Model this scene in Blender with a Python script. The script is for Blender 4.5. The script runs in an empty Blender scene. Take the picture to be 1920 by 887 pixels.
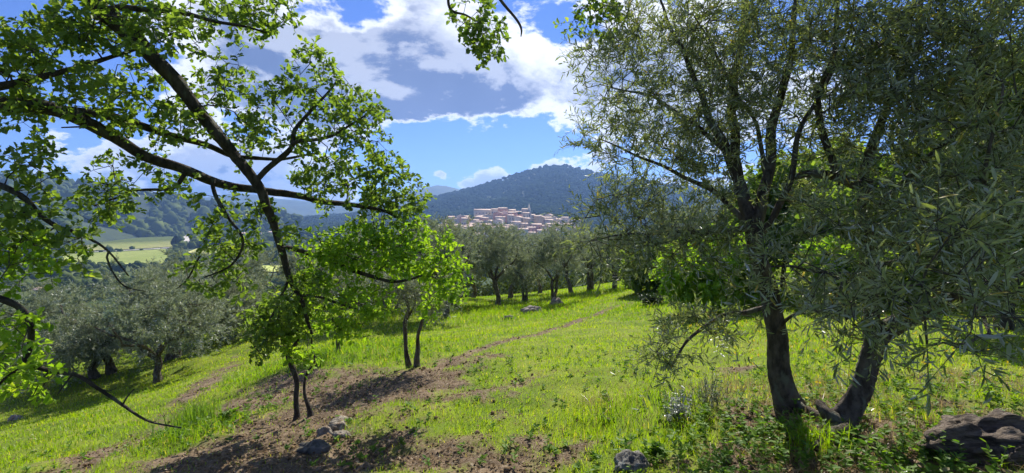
import bpy, math, random
import numpy as np
from mathutils import Vector, noise as mnoise

random.seed(7)
RNG = np.random.default_rng(11)
SC = bpy.context.scene
COL = SC.collection

# ------------------------------------------------------------------ camera
F = 880.0                       # focal length in pixels of the 1920 px wide photograph
CX, CY, HOR = 960.0, 443.5, 400.0
PITCH = math.atan((CY - HOR) / F)
CAMZ = 1.6
cam_d = bpy.data.cameras.new("camera")
cam_d.sensor_width = 36.0
cam_d.lens = 36.0 * F / 1920.0
cam_d.clip_start = 0.05
cam_d.clip_end = 20000
cam = bpy.data.objects.new("camera", cam_d)
COL.objects.link(cam)
cam.location = (0, 0, CAMZ)
cam.rotation_euler = (math.pi / 2 - PITCH, 0, 0)
SC.camera = cam

# ------------------------------------------------------------------ sky, sun, exposure
SUN_AZ, SUN_EL = math.radians(16), math.radians(43)
SUNV = Vector((math.sin(SUN_AZ) * math.cos(SUN_EL), math.cos(SUN_AZ) * math.cos(SUN_EL), math.sin(SUN_EL)))
EXPOSURE = 1.18


def N(nt, typ, **kw):
    n = nt.nodes.new(typ)
    for k, v in kw.items():
        if k.startswith('i_'):
            n.inputs[k[2:].replace('_', ' ')].default_value = v
        else:
            setattr(n, k, v)
    return n


def math_n(nt, op, a, b=None, c=None, clamp=False):
    n = nt.nodes.new('ShaderNodeMath')
    n.operation = op
    n.use_clamp = clamp
    for i, v in enumerate((a, b, c)):
        if v is None:
            continue
        if isinstance(v, (int, float)):
            n.inputs[i].default_value = v
        else:
            nt.links.new(v, n.inputs[i])
    return n.outputs[0]


def vmath(nt, op, a, b=None, out=0):
    n = nt.nodes.new('ShaderNodeVectorMath')
    n.operation = op
    for i, v in enumerate((a, b)):
        if v is None:
            continue
        if isinstance(v, (tuple, list, Vector)):
            n.inputs[i].default_value = tuple(v)
        elif isinstance(v, (int, float)):
            n.inputs[3].default_value = v
        else:
            nt.links.new(v, n.inputs[i])
    return n.outputs[out]


def smooth(nt, v, a, b):
    n = nt.nodes.new('ShaderNodeMapRange')
    n.interpolation_type = 'SMOOTHSTEP'
    nt.links.new(v, n.inputs['Value'])
    n.inputs['From Min'].default_value = a
    n.inputs['From Max'].default_value = b
    return n.outputs['Result']


def mixc(nt, f, a, b, typ='MIX'):
    n = nt.nodes.new('ShaderNodeMix')
    n.data_type = 'RGBA'
    n.blend_type = typ
    n.clamp_factor = True
    for v, s in ((f, n.inputs[0]), (a, n.inputs[6]), (b, n.inputs[7])):
        if isinstance(v, (int, float)):
            s.default_value = v
        elif isinstance(v, (tuple, list)):
            s.default_value = (*v[:3], 1)
        else:
            nt.links.new(v, s)
    return n.outputs[2]


def pdir(px, py):
    """unit world direction of a pixel of the photograph (used once, to read bearings off it)"""
    cx, cz = (px - CX) / F, (CY - py) / F
    c, s = math.cos(PITCH), math.sin(PITCH)
    return Vector((cx, c + cz * s, -s + cz * c)).normalized()


def P(px, py, depth):
    d = pdir(px, py)
    return np.array(d * (depth / d.y)) + np.array((0, 0, CAMZ))


def build_world():
    w = bpy.data.worlds.new("World")
    SC.world = w
    w.use_nodes = True
    nt = w.node_tree
    nt.nodes.clear()
    out = N(nt, 'ShaderNodeOutputWorld')
    bg = N(nt, 'ShaderNodeBackground')
    bg.inputs['Strength'].default_value = 0.10
    nt.links.new(bg.outputs[0], out.inputs[0])
    sky = N(nt, 'ShaderNodeTexSky', sky_type='NISHITA', sun_disc=False)
    sky.sun_elevation = SUN_EL
    sky.sun_rotation = SUN_AZ
    sky.altitude = 1200
    sky.air_density = 1.0
    sky.dust_density = 0.0
    sky.ozone_density = 2.2
    tc = N(nt, 'ShaderNodeTexCoord')
    d = vmath(nt, 'NORMALIZE', tc.outputs['Generated'])
    # cloud density group, sampled twice: here and a little towards the sun
    g = bpy.data.node_groups.new('cloud_density', 'ShaderNodeTree')
    g.interface.new_socket('dir', in_out='INPUT', socket_type='NodeSocketVector')
    g.interface.new_socket('density', in_out='OUTPUT', socket_type='NodeSocketFloat')
    gi, go = g.nodes.new('NodeGroupInput'), g.nodes.new('NodeGroupOutput')
    dv = vmath(g, 'NORMALIZE', gi.outputs[0])
    sep = N(g, 'ShaderNodeSeparateXYZ')
    g.links.new(dv, sep.inputs[0])
    cmb = N(g, 'ShaderNodeCombineXYZ')
    g.links.new(sep.outputs[0], cmb.inputs[0])
    g.links.new(sep.outputs[1], cmb.inputs[1])
    g.links.new(math_n(g, 'MULTIPLY', sep.outputs[2], 1.9), cmb.inputs[2])
    n1 = N(g, 'ShaderNodeTexNoise', noise_dimensions='3D')
    n1.inputs['Scale'].default_value = 3.1
    n1.inputs['Detail'].default_value = 12
    n1.inputs['Roughness'].default_value = 0.64
    n1.inputs['Distortion'].default_value = 0.25
    g.links.new(vmath(g, 'ADD', cmb.outputs[0], (3.7, 1.2, 8.3)), n1.inputs['Vector'])
    acc = math_n(g, 'MULTIPLY', math_n(g, 'SUBTRACT', n1.outputs[0], 0.5), 3.6)
    # finer billows
    n2 = N(g, 'ShaderNodeTexVoronoi', feature='SMOOTH_F1')
    n2.inputs['Scale'].default_value = 11
    n2.inputs['Smoothness'].default_value = 0.6
    n2.inputs['Detail'].default_value = 3
    g.links.new(vmath(g, 'ADD', cmb.outputs[0], vmath(g, 'SCALE', n1.outputs[1], 0.12)), n2.inputs['Vector'])
    acc = math_n(g, 'ADD', acc, math_n(g, 'MULTIPLY', math_n(g, 'SUBTRACT', 0.42, n2.outputs[0]), 0.35))
    # large masses and gaps: bearing, half width, weight
    for px, py, half, wt in CLOUDS:
        dp = vmath(g, 'DOT_PRODUCT', dv, pdir(px, py), out=1)
        # 1 at the centre, 0 at the half width
        c = math.cos(math.radians(half))
        r = math_n(g, 'DIVIDE', math_n(g, 'SUBTRACT', 1.0, dp), 1 - c)
        e = math_n(g, 'POWER', 2.718, math_n(g, 'MULTIPLY', r, -1.0))
        acc = math_n(g, 'ADD', acc, math_n(g, 'MULTIPLY', e, wt))
    # broken, finer billows, strongest low down where the clouds are far away
    n4 = N(g, 'ShaderNodeTexNoise', noise_dimensions='3D')
    n4.inputs['Scale'].default_value = 17
    n4.inputs['Detail'].default_value = 8
    n4.inputs['Roughness'].default_value = 0.6
    g.links.new(vmath(g, 'ADD', cmb.outputs[0], (1.3, 5.1, 2.2)), n4.inputs['Vector'])
    low = smooth(g, sep.outputs[2], 0.30, 0.05)
    amp = math_n(g, 'ADD', 0.9, math_n(g, 'MULTIPLY', low, 2.6))
    acc = math_n(g, 'ADD', acc, math_n(g, 'MULTIPLY', math_n(g, 'SUBTRACT', n4.outputs[0], 0.5), amp))
    g.links.new(acc, go.inputs[0])
    ga = nt.nodes.new('ShaderNodeGroup')
    ga.node_tree = g
    nt.links.new(d, ga.inputs[0])
    gb = nt.nodes.new('ShaderNodeGroup')
    gb.node_tree = g
    nt.links.new(vmath(nt, 'ADD', d, SUNV * 0.05), gb.inputs[0])
    dens, dens2 = ga.outputs[0], gb.outputs[0]
    cover = smooth(nt, dens, 0.0, 0.30)
    n3c = N(nt, 'ShaderNodeTexNoise')
    n3c.inputs['Scale'].default_value = 4.0
    n3c.inputs['Detail'].default_value = 6
    nt.links.new(d, n3c.inputs['Vector'])
    cn = N(nt, 'ShaderNodeTexNoise')
    cn.inputs['Scale'].default_value = 7.0
    cn.inputs['Detail'].default_value = 5
    nt.links.new(d, cn.inputs['Vector'])
    thick = dens
    inner = smooth(nt, dens, 0.10, 0.65)
    for px, py, half, wt in ((690, 150, 6.5, 1.0), (560, 170, 5, 0.4), (830, 195, 5, 0.75), (950, 190, 4, 0.45), (815, 70, 4, -0.6), (1060, 190, 4.5, -0.4), (980, 100, 3.5, -0.4)):
        rr = math_n(nt, 'DIVIDE', math_n(nt, 'SUBTRACT', 1.0, vmath(nt, 'DOT_PRODUCT', d, pdir(px, py), out=1)), 1 - math.cos(math.radians(half)))
        thick = math_n(nt, 'ADD', thick, math_n(nt, 'MULTIPLY', inner, math_n(nt, 'MULTIPLY', math_n(nt, 'POWER', 2.718, math_n(nt, 'MULTIPLY', rr, -1.0)), wt)))
    core = smooth(nt, math_n(nt, 'ADD', thick, math_n(nt, 'MULTIPLY', math_n(nt, 'SUBTRACT', cn.outputs[0], 0.5), 0.8)), 0.16, 0.95)
    lit = smooth(nt, math_n(nt, 'SUBTRACT', dens, dens2), -0.12, 0.30)
    bright = (5.6, 5.7, 5.9)
    dark = (0.58, 0.82, 1.62)
    shade = math_n(nt, 'MULTIPLY', core, math_n(nt, 'SUBTRACT', 1.0, math_n(nt, 'MULTIPLY', lit, 0.4)))
    dark_v = mixc(nt, smooth(nt, n3c.outputs[0], 0.3, 0.7), dark, (0.85, 1.12, 2.0))
    cl = mixc(nt, shade, bright, dark_v)
    skyc = mixc(nt, 1.0, sky.outputs[0], (0.27, 0.37, 0.66), 'MULTIPLY')
    mixed = mixc(nt, math_n(nt, 'MULTIPLY', cover, 0.97), skyc, cl)
    nt.links.new(mixed, bg.inputs['Color'])


CLOUDS = [  # bearing read off the photograph (px, py), half width in degrees, weight
    (640, 150, 6, 0.75), (760, 180, 7, 0.75), (900, 190, 6, 0.8), (960, 140, 5, 0.5), (850, 110, 5, 0.4), (1030, 150, 6, 0.6), (800, 50, 5, 0.75),
    (540, 110, 6, 0.5), (1190, 110, 8, 0.45), (380, 50, 10, 0.5), (1320, 40, 12, 0.5), (1080, 205, 4, 0.45), (430, 200, 6, 0.5),
    (450, 355, 4, 0.95), (330, 335, 5, 0.8), (560, 362, 3.5, 0.8), (200, 325, 5, 0.6), (90, 300, 4, 0.5),
    (905, 338, 1.8, 1.1), (930, 333, 1.6, 0.8), (960, 342, 2.0, 0.8), (1045, 315, 1.8, 1.2), (1005, 325, 1.6, 1.0),
    (870, 352, 1.5, 1.2), (1110, 312, 2.2, 1.1), (828, 322, 1.1, 0.9), (720, 303, 1.4, 1.0), (640, 365, 2.5, 0.9), (800, 345, 1.2, .6),
    (870, 280, 4.5, -0.95), (760, 285, 4.5, -0.9), (980, 283, 4.0, -0.85), (1060, 275, 3.0, -0.6), (840, 300, 3, -.3),
    (655, 30, 3.0, -0.45), (1000, 10, 3.5, -0.55), (1075, 70, 3.5, -0.55), (560, 30, 2.5, -0.4),
    (60, 250, 7, -0.6), (250, 260, 6, -0.5), (500, 290, 4, -0.3),
]
build_world()
SC.world.cycles.sampling_method = 'MANUAL'
SC.world.cycles.sample_map_resolution = 256
sl = bpy.data.lights.new("sun", 'SUN')
sl.energy = 4.1
sl.angle = math.radians(0.55)
sl.color = (1.0, 0.955, 0.86)
sun = bpy.data.objects.new("sun", sl)
COL.objects.link(sun)
sun.location = (20, 60, 60)
sun.rotation_euler = (-SUNV).to_track_quat('-Z', 'Y').to_euler()
SC.view_settings.view_transform = 'Standard'
SC.view_settings.look = 'None'
SC.view_settings.gamma = 1
SC.view_settings.use_curve_mapping = False
SC.view_settings.exposure = EXPOSURE
SC.render.engine = 'CYCLES'
SC.cycles.max_bounces = 10
SC.cycles.diffuse_bounces = 6
SC.cycles.glossy_bounces = 2
SC.cycles.transmission_bounces = 8
SC.cycles.use_adaptive_sampling = True
SC.cycles.adaptive_threshold = 0.02
SC.cycles.volume_bounces = 0
SC.cycles.caustics_reflective = False
SC.cycles.caustics_refractive = False
SC.cycles.use_denoising = True


# ------------------------------------------------------------------ materials
def new_mat(name):
    m = bpy.data.materials.new(name)
    m.use_nodes = True
    m.node_tree.nodes.clear()
    return m, m.node_tree


def leaf_mat(name, c1, c2, c3=None, back=None, trans=0.45, tint=(1.15, 1.2, 0.5), gloss=0.06, rough=0.35):
    """two-sided leaf: diffuse + light coming through + a little sheen; c1..c2 vary per leaf"""
    m, nt = new_mat(name)
    at = N(nt, 'ShaderNodeAttribute', attribute_name='rnd')
    col = mixc(nt, at.outputs['Fac'], c1, c2)
    if c3:
        col = mixc(nt, smooth(nt, at.outputs['Fac'], 0.90, 0.97), col, c3)
    front = col
    if back:
        geo = N(nt, 'ShaderNodeNewGeometry')
        front = mixc(nt, geo.outputs['Backfacing'], col, back)
    df = N(nt, 'ShaderNodeBsdfDiffuse')
    nt.links.new(front, df.inputs[0])
    tr = N(nt, 'ShaderNodeBsdfTranslucent')
    nt.links.new(mixc(nt, 1.0, col, tint, 'MULTIPLY'), tr.inputs[0])
    mx = N(nt, 'ShaderNodeMixShader')
    mx.inputs[0].default_value = trans
    nt.links.new(df.outputs[0], mx.inputs[1])
    nt.links.new(tr.outputs[0], mx.inputs[2])
    gl = N(nt, 'ShaderNodeBsdfGlossy')
    gl.inputs['Roughness'].default_value = rough
    gl.inputs[0].default_value = (1, 1, 1, 1)
    fr = N(nt, 'ShaderNodeLayerWeight')
    fr.inputs[0].default_value = 0.35
    f2 = math_n(nt, 'ADD', math_n(nt, 'MULTIPLY', fr.outputs['Fresnel'], gloss * 2.0), gloss * 0.5)
    m2 = N(nt, 'ShaderNodeMixShader')
    nt.links.new(f2, m2.inputs[0])
    nt.links.new(mx.outputs[0], m2.inputs[1])
    nt.links.new(gl.outputs[0], m2.inputs[2])
    out = N(nt, 'ShaderNodeOutputMaterial')
    nt.links.new(m2.outputs[0], out.inputs[0])
    return m


def rough_mat(name, c1, c2, scale=6, bump=0.3, bscale=None, c3=None, stretch=(1, 1, 1), rough=0.9, dist=0.02):
    m, nt = new_mat(name)
    tc = N(nt, 'ShaderNodeTexCoord')
    mp = N(nt, 'ShaderNodeMapping')
    mp.inputs['Scale'].default_value = stretch
    nt.links.new(tc.outputs['Object'], mp.inputs[0])
    n1 = N(nt, 'ShaderNodeTexNoise')
    n1.inputs['Scale'].default_value = scale
    n1.inputs['Detail'].default_value = 8
    n1.inputs['Roughness'].default_value = 0.65
    nt.links.new(mp.outputs[0], n1.inputs['Vector'])
    col = mixc(nt, smooth(nt, n1.outputs[0], 0.36, 0.64), c1, c2)
    n2 = N(nt, 'ShaderNodeTexNoise')
    n2.inputs['Scale'].default_value = bscale or scale * 4
    n2.inputs['Detail'].default_value = 6
    n2.inputs['Roughness'].default_value = 0.7
    nt.links.new(mp.outputs[0], n2.inputs['Vector'])
    if c3:
        n3 = N(nt, 'ShaderNodeTexNoise')
        n3.inputs['Scale'].default_value = scale * 0.7
        n3.inputs['Detail'].default_value = 7
        nt.links.new(vmath(nt, 'ADD', mp.outputs[0], (5, 9, 2)), n3.inputs['Vector'])
        col = mixc(nt, smooth(nt, n3.outputs[0], 0.54, 0.64), col, c3)
    col = mixc(nt, 0.5, col, mixc(nt, n2.outputs[0], (0.25, 0.25, 0.25), (1.6, 1.6, 1.6)), 'MULTIPLY')
    b = N(nt, 'ShaderNodeBump')
    b.inputs['Strength'].default_value = bump
    b.inputs['Distance'].default_value = dist
    nt.links.new(n2.outputs[0], b.inputs['Height'])
    bs = N(nt, 'ShaderNodeBsdfPrincipled')
    bs.inputs['Roughness'].default_value = rough
    bs.inputs['Specular IOR Level'].default_value = 0.2
    nt.links.new(col, bs.inputs['Base Color'])
    nt.links.new(b.outputs[0], bs.inputs['Normal'])
    out = N(nt, 'ShaderNodeOutputMaterial')
    nt.links.new(bs.outputs[0], out.inputs[0])
    return m


M = {}
M['oak_leaf'] = leaf_mat('oak_leaf', (0.105, 0.175, 0.038), (0.205, 0.295, 0.06), (0.30, 0.36, 0.07), trans=0.55, tint=(1.45, 1.45, 0.5), gloss=0.02, rough=0.5)
M['oak_leaf_young'] = leaf_mat('oak_leaf_young', (0.16, 0.29, 0.025), (0.28, 0.42, 0.04), (0.34, 0.44, 0.05), trans=0.56, tint=(1.5, 1.5, 0.45), gloss=0.02, rough=0.5)
M['olive_leaf'] = leaf_mat('olive_leaf', (0.14, 0.175, 0.075), (0.26, 0.295, 0.14), (0.36, 0.27, 0.06), back=(0.42, 0.44, 0.36), trans=0.45, tint=(1.4, 1.45, 0.55), gloss=0.03, rough=0.5)
M['grove_leaf'] = leaf_mat('grove_leaf', (0.165, 0.195, 0.125), (0.25, 0.28, 0.19), back=(0.42, 0.44, 0.38), trans=0.3, tint=(1.2, 1.25, 0.7), gloss=0.02, rough=0.5)
M['wood_leaf'] = leaf_mat('wood_leaf', (0.045, 0.070, 0.020), (0.13, 0.16, 0.045), trans=0.2, tint=(1.2, 1.25, 0.5), gloss=0.0)
M['dark_woods_leaf'] = leaf_mat('dark_woods_leaf', (0.018, 0.032, 0.014), (0.045, 0.065, 0.024), trans=0.1, gloss=0.0)  # darker leaf tone for the woods on the hill behind the village
M['dark_leaf'] = leaf_mat('dark_leaf', (0.025, 0.045, 0.018), (0.05, 0.075, 0.025), trans=0.2, gloss=0.03)
M['grass'] = leaf_mat('grass_blade', (0.125, 0.245, 0.014), (0.31, 0.40, 0.022), (0.44, 0.38, 0.15), trans=0.56, tint=(1.5, 1.5, 0.28), gloss=0.012, rough=0.5)
M['weed'] = leaf_mat('weed_leaf', (0.08, 0.17, 0.02), (0.18, 0.29, 0.035), (0.30, 0.28, 0.13), trans=0.5, tint=(1.5, 1.5, 0.4), gloss=0.018, rough=.5)
M['silver_leaf'] = leaf_mat('silver_leaf', (0.28, 0.31, 0.24), (0.42, 0.44, 0.38), trans=0.3, tint=(1, 1, 0.9), gloss=0.06)
M['yellow_flower'] = leaf_mat('yellow_flower', (0.6, 0.42, 0.02), (0.7, 0.55, 0.04), trans=0.4, tint=(1, 1, 0.5))
M['litter'] = leaf_mat('dead_leaf', (0.10, 0.065, 0.036), (0.28, 0.205, 0.125), (0.33, 0.27, 0.19), trans=0.15, tint=(1, 0.9, 0.6), gloss=0.0)
M['dry_grass'] = leaf_mat('dry_grass', (0.30, 0.22, 0.11), (0.42, 0.33, 0.19), trans=0.4, tint=(1, 0.95, 0.7), gloss=0.03)
M['oak_bark'] = rough_mat('oak_bark', (0.030, 0.025, 0.020), (0.085, 0.070, 0.054), scale=18, bump=1.0, bscale=50, c3=(0.095, 0.10, 0.07), stretch=(1, 1, 0.5))
M['olive_bark'] = rough_mat('olive_bark', (0.055, 0.042, 0.030), (0.17, 0.14, 0.105), scale=14, bump=1.0, bscale=45, c3=(0.17, 0.17, 0.12), stretch=(1, 1, 0.4), dist=.035)
M['twig'] = rough_mat('twig_bark', (0.05, 0.042, 0.032), (0.11, 0.095, 0.07), scale=20, bump=0.1)
M['limestone'] = rough_mat('limestone', (0.17, 0.145, 0.115), (0.38, 0.335, 0.275), scale=9, bump=1.0, bscale=30, c3=(0.20, 0.15, 0.105))
M['lichen_rock'] = rough_mat('lichen_rock', (0.07, 0.065, 0.055), (0.22, 0.21, 0.18), scale=16, bump=0.9, bscale=45, c3=(0.34, 0.34, 0.29))
M['dark_rock'] = rough_mat('dark_rock', (0.06, 0.058, 0.05), (0.16, 0.15, 0.13), scale=12, bump=0.8, bscale=40, c3=(0.10, 0.12, 0.07))
M['stump_wood'] = rough_mat('stump_wood', (0.065, 0.050, 0.038), (0.26, 0.205, 0.155), scale=7, bump=1.0, bscale=22, c3=(0.27, 0.225, 0.17), stretch=(0.6, 2.5, 4.0), dist=0.05)
M['road'] = rough_mat('pale_track', (0.42, 0.38, 0.32), (0.55, 0.50, 0.44), scale=0.05, bump=0.1)
M['field'] = rough_mat('vineyard_soil', (0.46, 0.45, 0.13), (0.54, 0.50, 0.18), scale=0.03, bump=0.1, c3=(0.48, 0.50, 0.13))
M['field_green'] = rough_mat('meadow_field', (0.38, 0.45, 0.09), (0.46, 0.50, 0.12), scale=0.02, bump=0.1)
M['vine'] = leaf_mat('vine_leaf', (0.26, 0.32, 0.08), (0.34, 0.38, 0.10), trans=0.45)
for nm, a, b in (('cream', (0.60, 0.52, 0.42), (0.72, 0.64, 0.53)), ('ochre', (0.56, 0.42, 0.26), (0.66, 0.50, 0.33)),
                 ('pink', (0.56, 0.30, 0.22), (0.64, 0.37, 0.28)), ('white', (0.62, 0.59, 0.53), (0.74, 0.71, 0.65)),
                 ('stone', (0.42, 0.37, 0.32), (0.56, 0.50, 0.43))):
    M['wall_' + nm] = rough_mat('render_' + nm, tuple(min(.8, c * 1.12) for c in a), tuple(min(.8, c * 1.12) for c in b), scale=0.35, bump=0.15, bscale=3)
M['tiles'] = rough_mat('roof_tiles', (0.38, 0.26, 0.19), (0.54, 0.41, 0.32), scale=0.6, bump=0.5, bscale=5, c3=(0.46, 0.38, 0.31))
M['shutter'] = rough_mat('window_dark', (0.05, 0.055, 0.06), (0.09, 0.10, 0.11), scale=1, bump=0.0)
M['slate'] = rough_mat('spire_stone', (0.30, 0.27, 0.23), (0.42, 0.38, 0.33), scale=0.5, bump=0.3)


# ------------------------------------------------------------------ mesh helpers
def mesh_obj(name, verts, faces, mat, parent=None, rnd=None, smooth_=False, attrs=None):
    """faces: list of index arrays (M,k); rnd: per-vertex 0..1"""
    me = bpy.data.meshes.new(name)
    verts = np.ascontiguousarray(verts, dtype=np.float32)
    if not isinstance(faces, list):
        faces = [faces]
    faces = [np.asarray(f, dtype=np.int32) for f in faces if len(f)]
    loops = np.concatenate([f.ravel() for f in faces])
    tot = np.concatenate([np.full(len(f), f.shape[1], dtype=np.int32) for f in faces])
    start = np.concatenate(([0], np.cumsum(tot)[:-1])).astype(np.int32)
    me.vertices.add(len(verts))
    me.vertices.foreach_set('co', verts.ravel())
    me.loops.add(len(loops))
    me.loops.foreach_set('vertex_index', loops)
    me.polygons.add(len(tot))
    me.polygons.foreach_set('loop_start', start)
    me.polygons.foreach_set('loop_total', tot)
    if smooth_:
        me.polygons.foreach_set('use_smooth', np.ones(len(tot), dtype=bool))
    if rnd is not None:
        a = me.attributes.new('rnd', 'FLOAT', 'POINT')
        a.data.foreach_set('value', np.ascontiguousarray(rnd, dtype=np.float32))
    for k, v in (attrs or {}).items():
        a = me.attributes.new(k, 'FLOAT', 'POINT')
        a.data.foreach_set('value', np.ascontiguousarray(v, dtype=np.float32))
    me.update(calc_edges=True)
    me.materials.append(mat)
    o = bpy.data.objects.new(name, me)
    COL.objects.link(o)
    if parent:
        o.parent = parent
    return o


def empty(name, loc, rz=0.0, scale=1.0):
    o = bpy.data.objects.new(name, None)
    COL.objects.link(o)
    o.location = tuple(loc)
    o.rotation_euler = (0, 0, rz)
    o.scale = (scale,) * 3
    o.empty_display_size = 0.2
    return o


def tag(o, label=None, cat=None, group=None, kind=None):
    if label:
        o['label'] = label
    if cat:
        o['category'] = cat
    if group:
        o['group'] = group
    if kind:
        o['kind'] = kind
    return o


def copy_tree(o, parent=None):
    c = o.copy()
    COL.objects.link(c)
    c.parent = parent
    for ch in [x for x in bpy.data.objects if x.parent == o]:
        copy_tree(ch, c)
    return c


def unit(a):
    return a / np.maximum(np.linalg.norm(a, axis=-1, keepdims=True), 1e-9)


def frame_of(d):
    """two unit vectors perpendicular to each row of d"""
    ref = np.where(np.abs(d[:, 2:3]) > 0.9, np.array([[1.0, 0, 0]]), np.array([[0, 0, 1.0]]))
    a = unit(np.cross(d, ref))
    b = np.cross(d, a)
    return a, b


def segs_mesh(p0, p1, r0, r1, k=4):
    """many thin frustums at once"""
    n = len(p0)
    d = unit(p1 - p0)
    a, b = frame_of(d)
    ang = np.arange(k) * 2 * math.pi / k
    ring = np.cos(ang)[None, :, None] * a[:, None, :] + np.sin(ang)[None, :, None] * b[:, None, :]
    v0 = p0[:, None, :] + ring * r0[:, None, None]
    v1 = p1[:, None, :] + ring * r1[:, None, None]
    v = np.concatenate([v0, v1], axis=1).reshape(-1, 3)
    base = (np.arange(n) * 2 * k)[:, None, None]
    i = np.arange(k)
    q = np.stack([i, (i + 1) % k, (i + 1) % k + k, i + k], axis=1)[None]
    return v, (base + q).reshape(-1, 4)


def catmull(pts, n=6):
    pts = np.asarray(pts, float)
    out = []
    m = len(pts)
    for i in range(m - 1):
        p0, p1, p2, p3 = pts[max(i - 1, 0)], pts[i], pts[i + 1], pts[min(i + 2, m - 1)]
        for j in range(n):
            t = j / n
            out.append(0.5 * ((2 * p1) + (-p0 + p2) * t + (2 * p0 - 5 * p1 + 4 * p2 - p3) * t * t + (-p0 + 3 * p1 - 3 * p2 + p3) * t ** 3))
    out.append(pts[-1])
    return np.array(out)


def tube(pr, k=10, n=6, wob=0.012, knob=0.10, seed=0):
    """pr rows: x,y,z,r -> verts, quads, centreline"""
    c = catmull(pr, n)
    rs = np.random.default_rng(seed)
    pts, r = c[:, :3].copy(), np.maximum(c[:, 3], 0.001).copy()
    m = len(pts)
    ph = rs.uniform(0, 6.28, 6)
    s = np.concatenate(([0], np.cumsum(np.linalg.norm(np.diff(pts, axis=0), axis=1))))
    for j in range(3):
        f = (3.1, 7.3, 14.0)[j]
        off = np.stack([np.sin(s * f + ph[j]), np.cos(s * f * 1.13 + ph[j + 1]), np.sin(s * f * 0.9 + ph[j + 2])], axis=1)
        env = np.minimum(1, np.arange(m) / 3)[:, None]
        pts += off * env * wob / (1 + j * 0.9) * np.minimum(1, r / 0.02)[:, None] ** 0.3
    d = np.gradient(pts, axis=0)
    d = unit(d)
    a = np.zeros_like(d)
    t = np.array([1.0, 0.3, 0.1])
    for i in range(m):
        t = t - d[i] * np.dot(t, d[i])
        t /= max(np.linalg.norm(t), 1e-6)
        a[i] = t
    b = np.cross(d, a)
    ang = np.arange(k) * 2 * math.pi / k
    lob = 1 + knob * (np.sin(2 * ang[None] + s[:, None] * 2.2 + ph[3]) * 0.6 + np.sin(3 * ang[None] - s[:, None] * 5 + ph[4]) * 0.5
                      + np.sin(5 * ang[None] + s[:, None] * 9 + ph[5]) * 0.35 + rs.normal(0, 0.25, (m, k)))
    rr = r[:, None] * lob
    v = pts[:, None] + (np.cos(ang)[None, :, None] * a[:, None] + np.sin(ang)[None, :, None] * b[:, None]) * rr[..., None]
    v = v.reshape(-1, 3)
    i = np.arange(k)
    q = []
    for j in range(m - 1):
        q.append(np.stack([j * k + i, j * k + (i + 1) % k, (j + 1) * k + (i + 1) % k, (j + 1) * k + i], axis=1))
    v = np.vstack([v, pts[-1:]])
    tri = np.stack([(m - 1) * k + i, (m - 1) * k + (i + 1) % k, np.full(k, m * k)], axis=1)
    return v, np.concatenate(q), tri, np.column_stack([pts, r])


def join(parts):
    """[(verts, faces...)...] -> verts, [faces by size]"""
    vs, by = [], {}
    off = 0
    for p in parts:
        vs.append(p[0])
        for f in p[1:]:
            if len(f):
                by.setdefault(f.shape[1], []).append(np.asarray(f) + off)
        off += len(p[0])
    return np.concatenate(vs), [np.concatenate(x) for x in by.values()]


# leaf outlines: (u along, v across, w out of plane), faces
T_OAK = (np.array([(0, 0, 0), (.16, .10, .02), (.30, .31, .05), (.40, .20, .03), (.57, .46, .12), (.68, .29, .05), (.84, .33, .02), (1, 0, -.16),
                   (.84, -.33, -.02), (.68, -.29, .04), (.57, -.46, .10), (.40, -.20, .03), (.30, -.31, .05), (.16, -.10, .02)]),
         [np.array([[0, 7, 6, 5, 4, 3, 2, 1], [0, 13, 12, 11, 10, 9, 8, 7]])])
T_OAK_S = (np.array([(0, 0, 0), (.35, .36, .05), (.6, .46, .06), (.88, .3, .02), (1, 0, -.04), (.88, -.3, .02), (.6, -.46, .06), (.35, -.36, .05)]),
           [np.array([[0, 4, 3, 2, 1], [0, 7, 6, 5, 4]])])
T_OLIVE = (np.array([(0, 0, 0), (.26, .42, .02), (.70, .40, .02), (1, 0, -.05), (.70, -.40, .02), (.26, -.42, .02)]),
           [np.array([[0, 3, 2, 1], [0, 5, 4, 3]])])
T_DIAM = (np.array([(0, 0, 0), (.48, .5, .03), (1, 0, 0), (.48, -.5, .03)]), [np.array([[0, 2, 1], [0, 3, 2]])])


def leaves(tmpl, pos, d, nrm, L, W, rnd):
    tv, tf = tmpl
    n, k = len(pos), len(tv)
    d = unit(d)
    side = unit(np.cross(nrm, d))
    nrm = np.cross(d, side)
    v = (pos[:, None] + tv[None, :, 0:1] * (L[:, None, None] * d[:, None]) + tv[None, :, 1:2] * (W[:, None, None] * side[:, None])
         + tv[None, :, 2:3] * (L[:, None, None] * nrm[:, None]))
    base = (np.arange(n) * k)[:, None, None]
    fs = [(base + f[None]).reshape(-1, f.shape[1]) for f in tf]
    return (v.reshape(-1, 3), fs, np.repeat(rnd, k))


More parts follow.
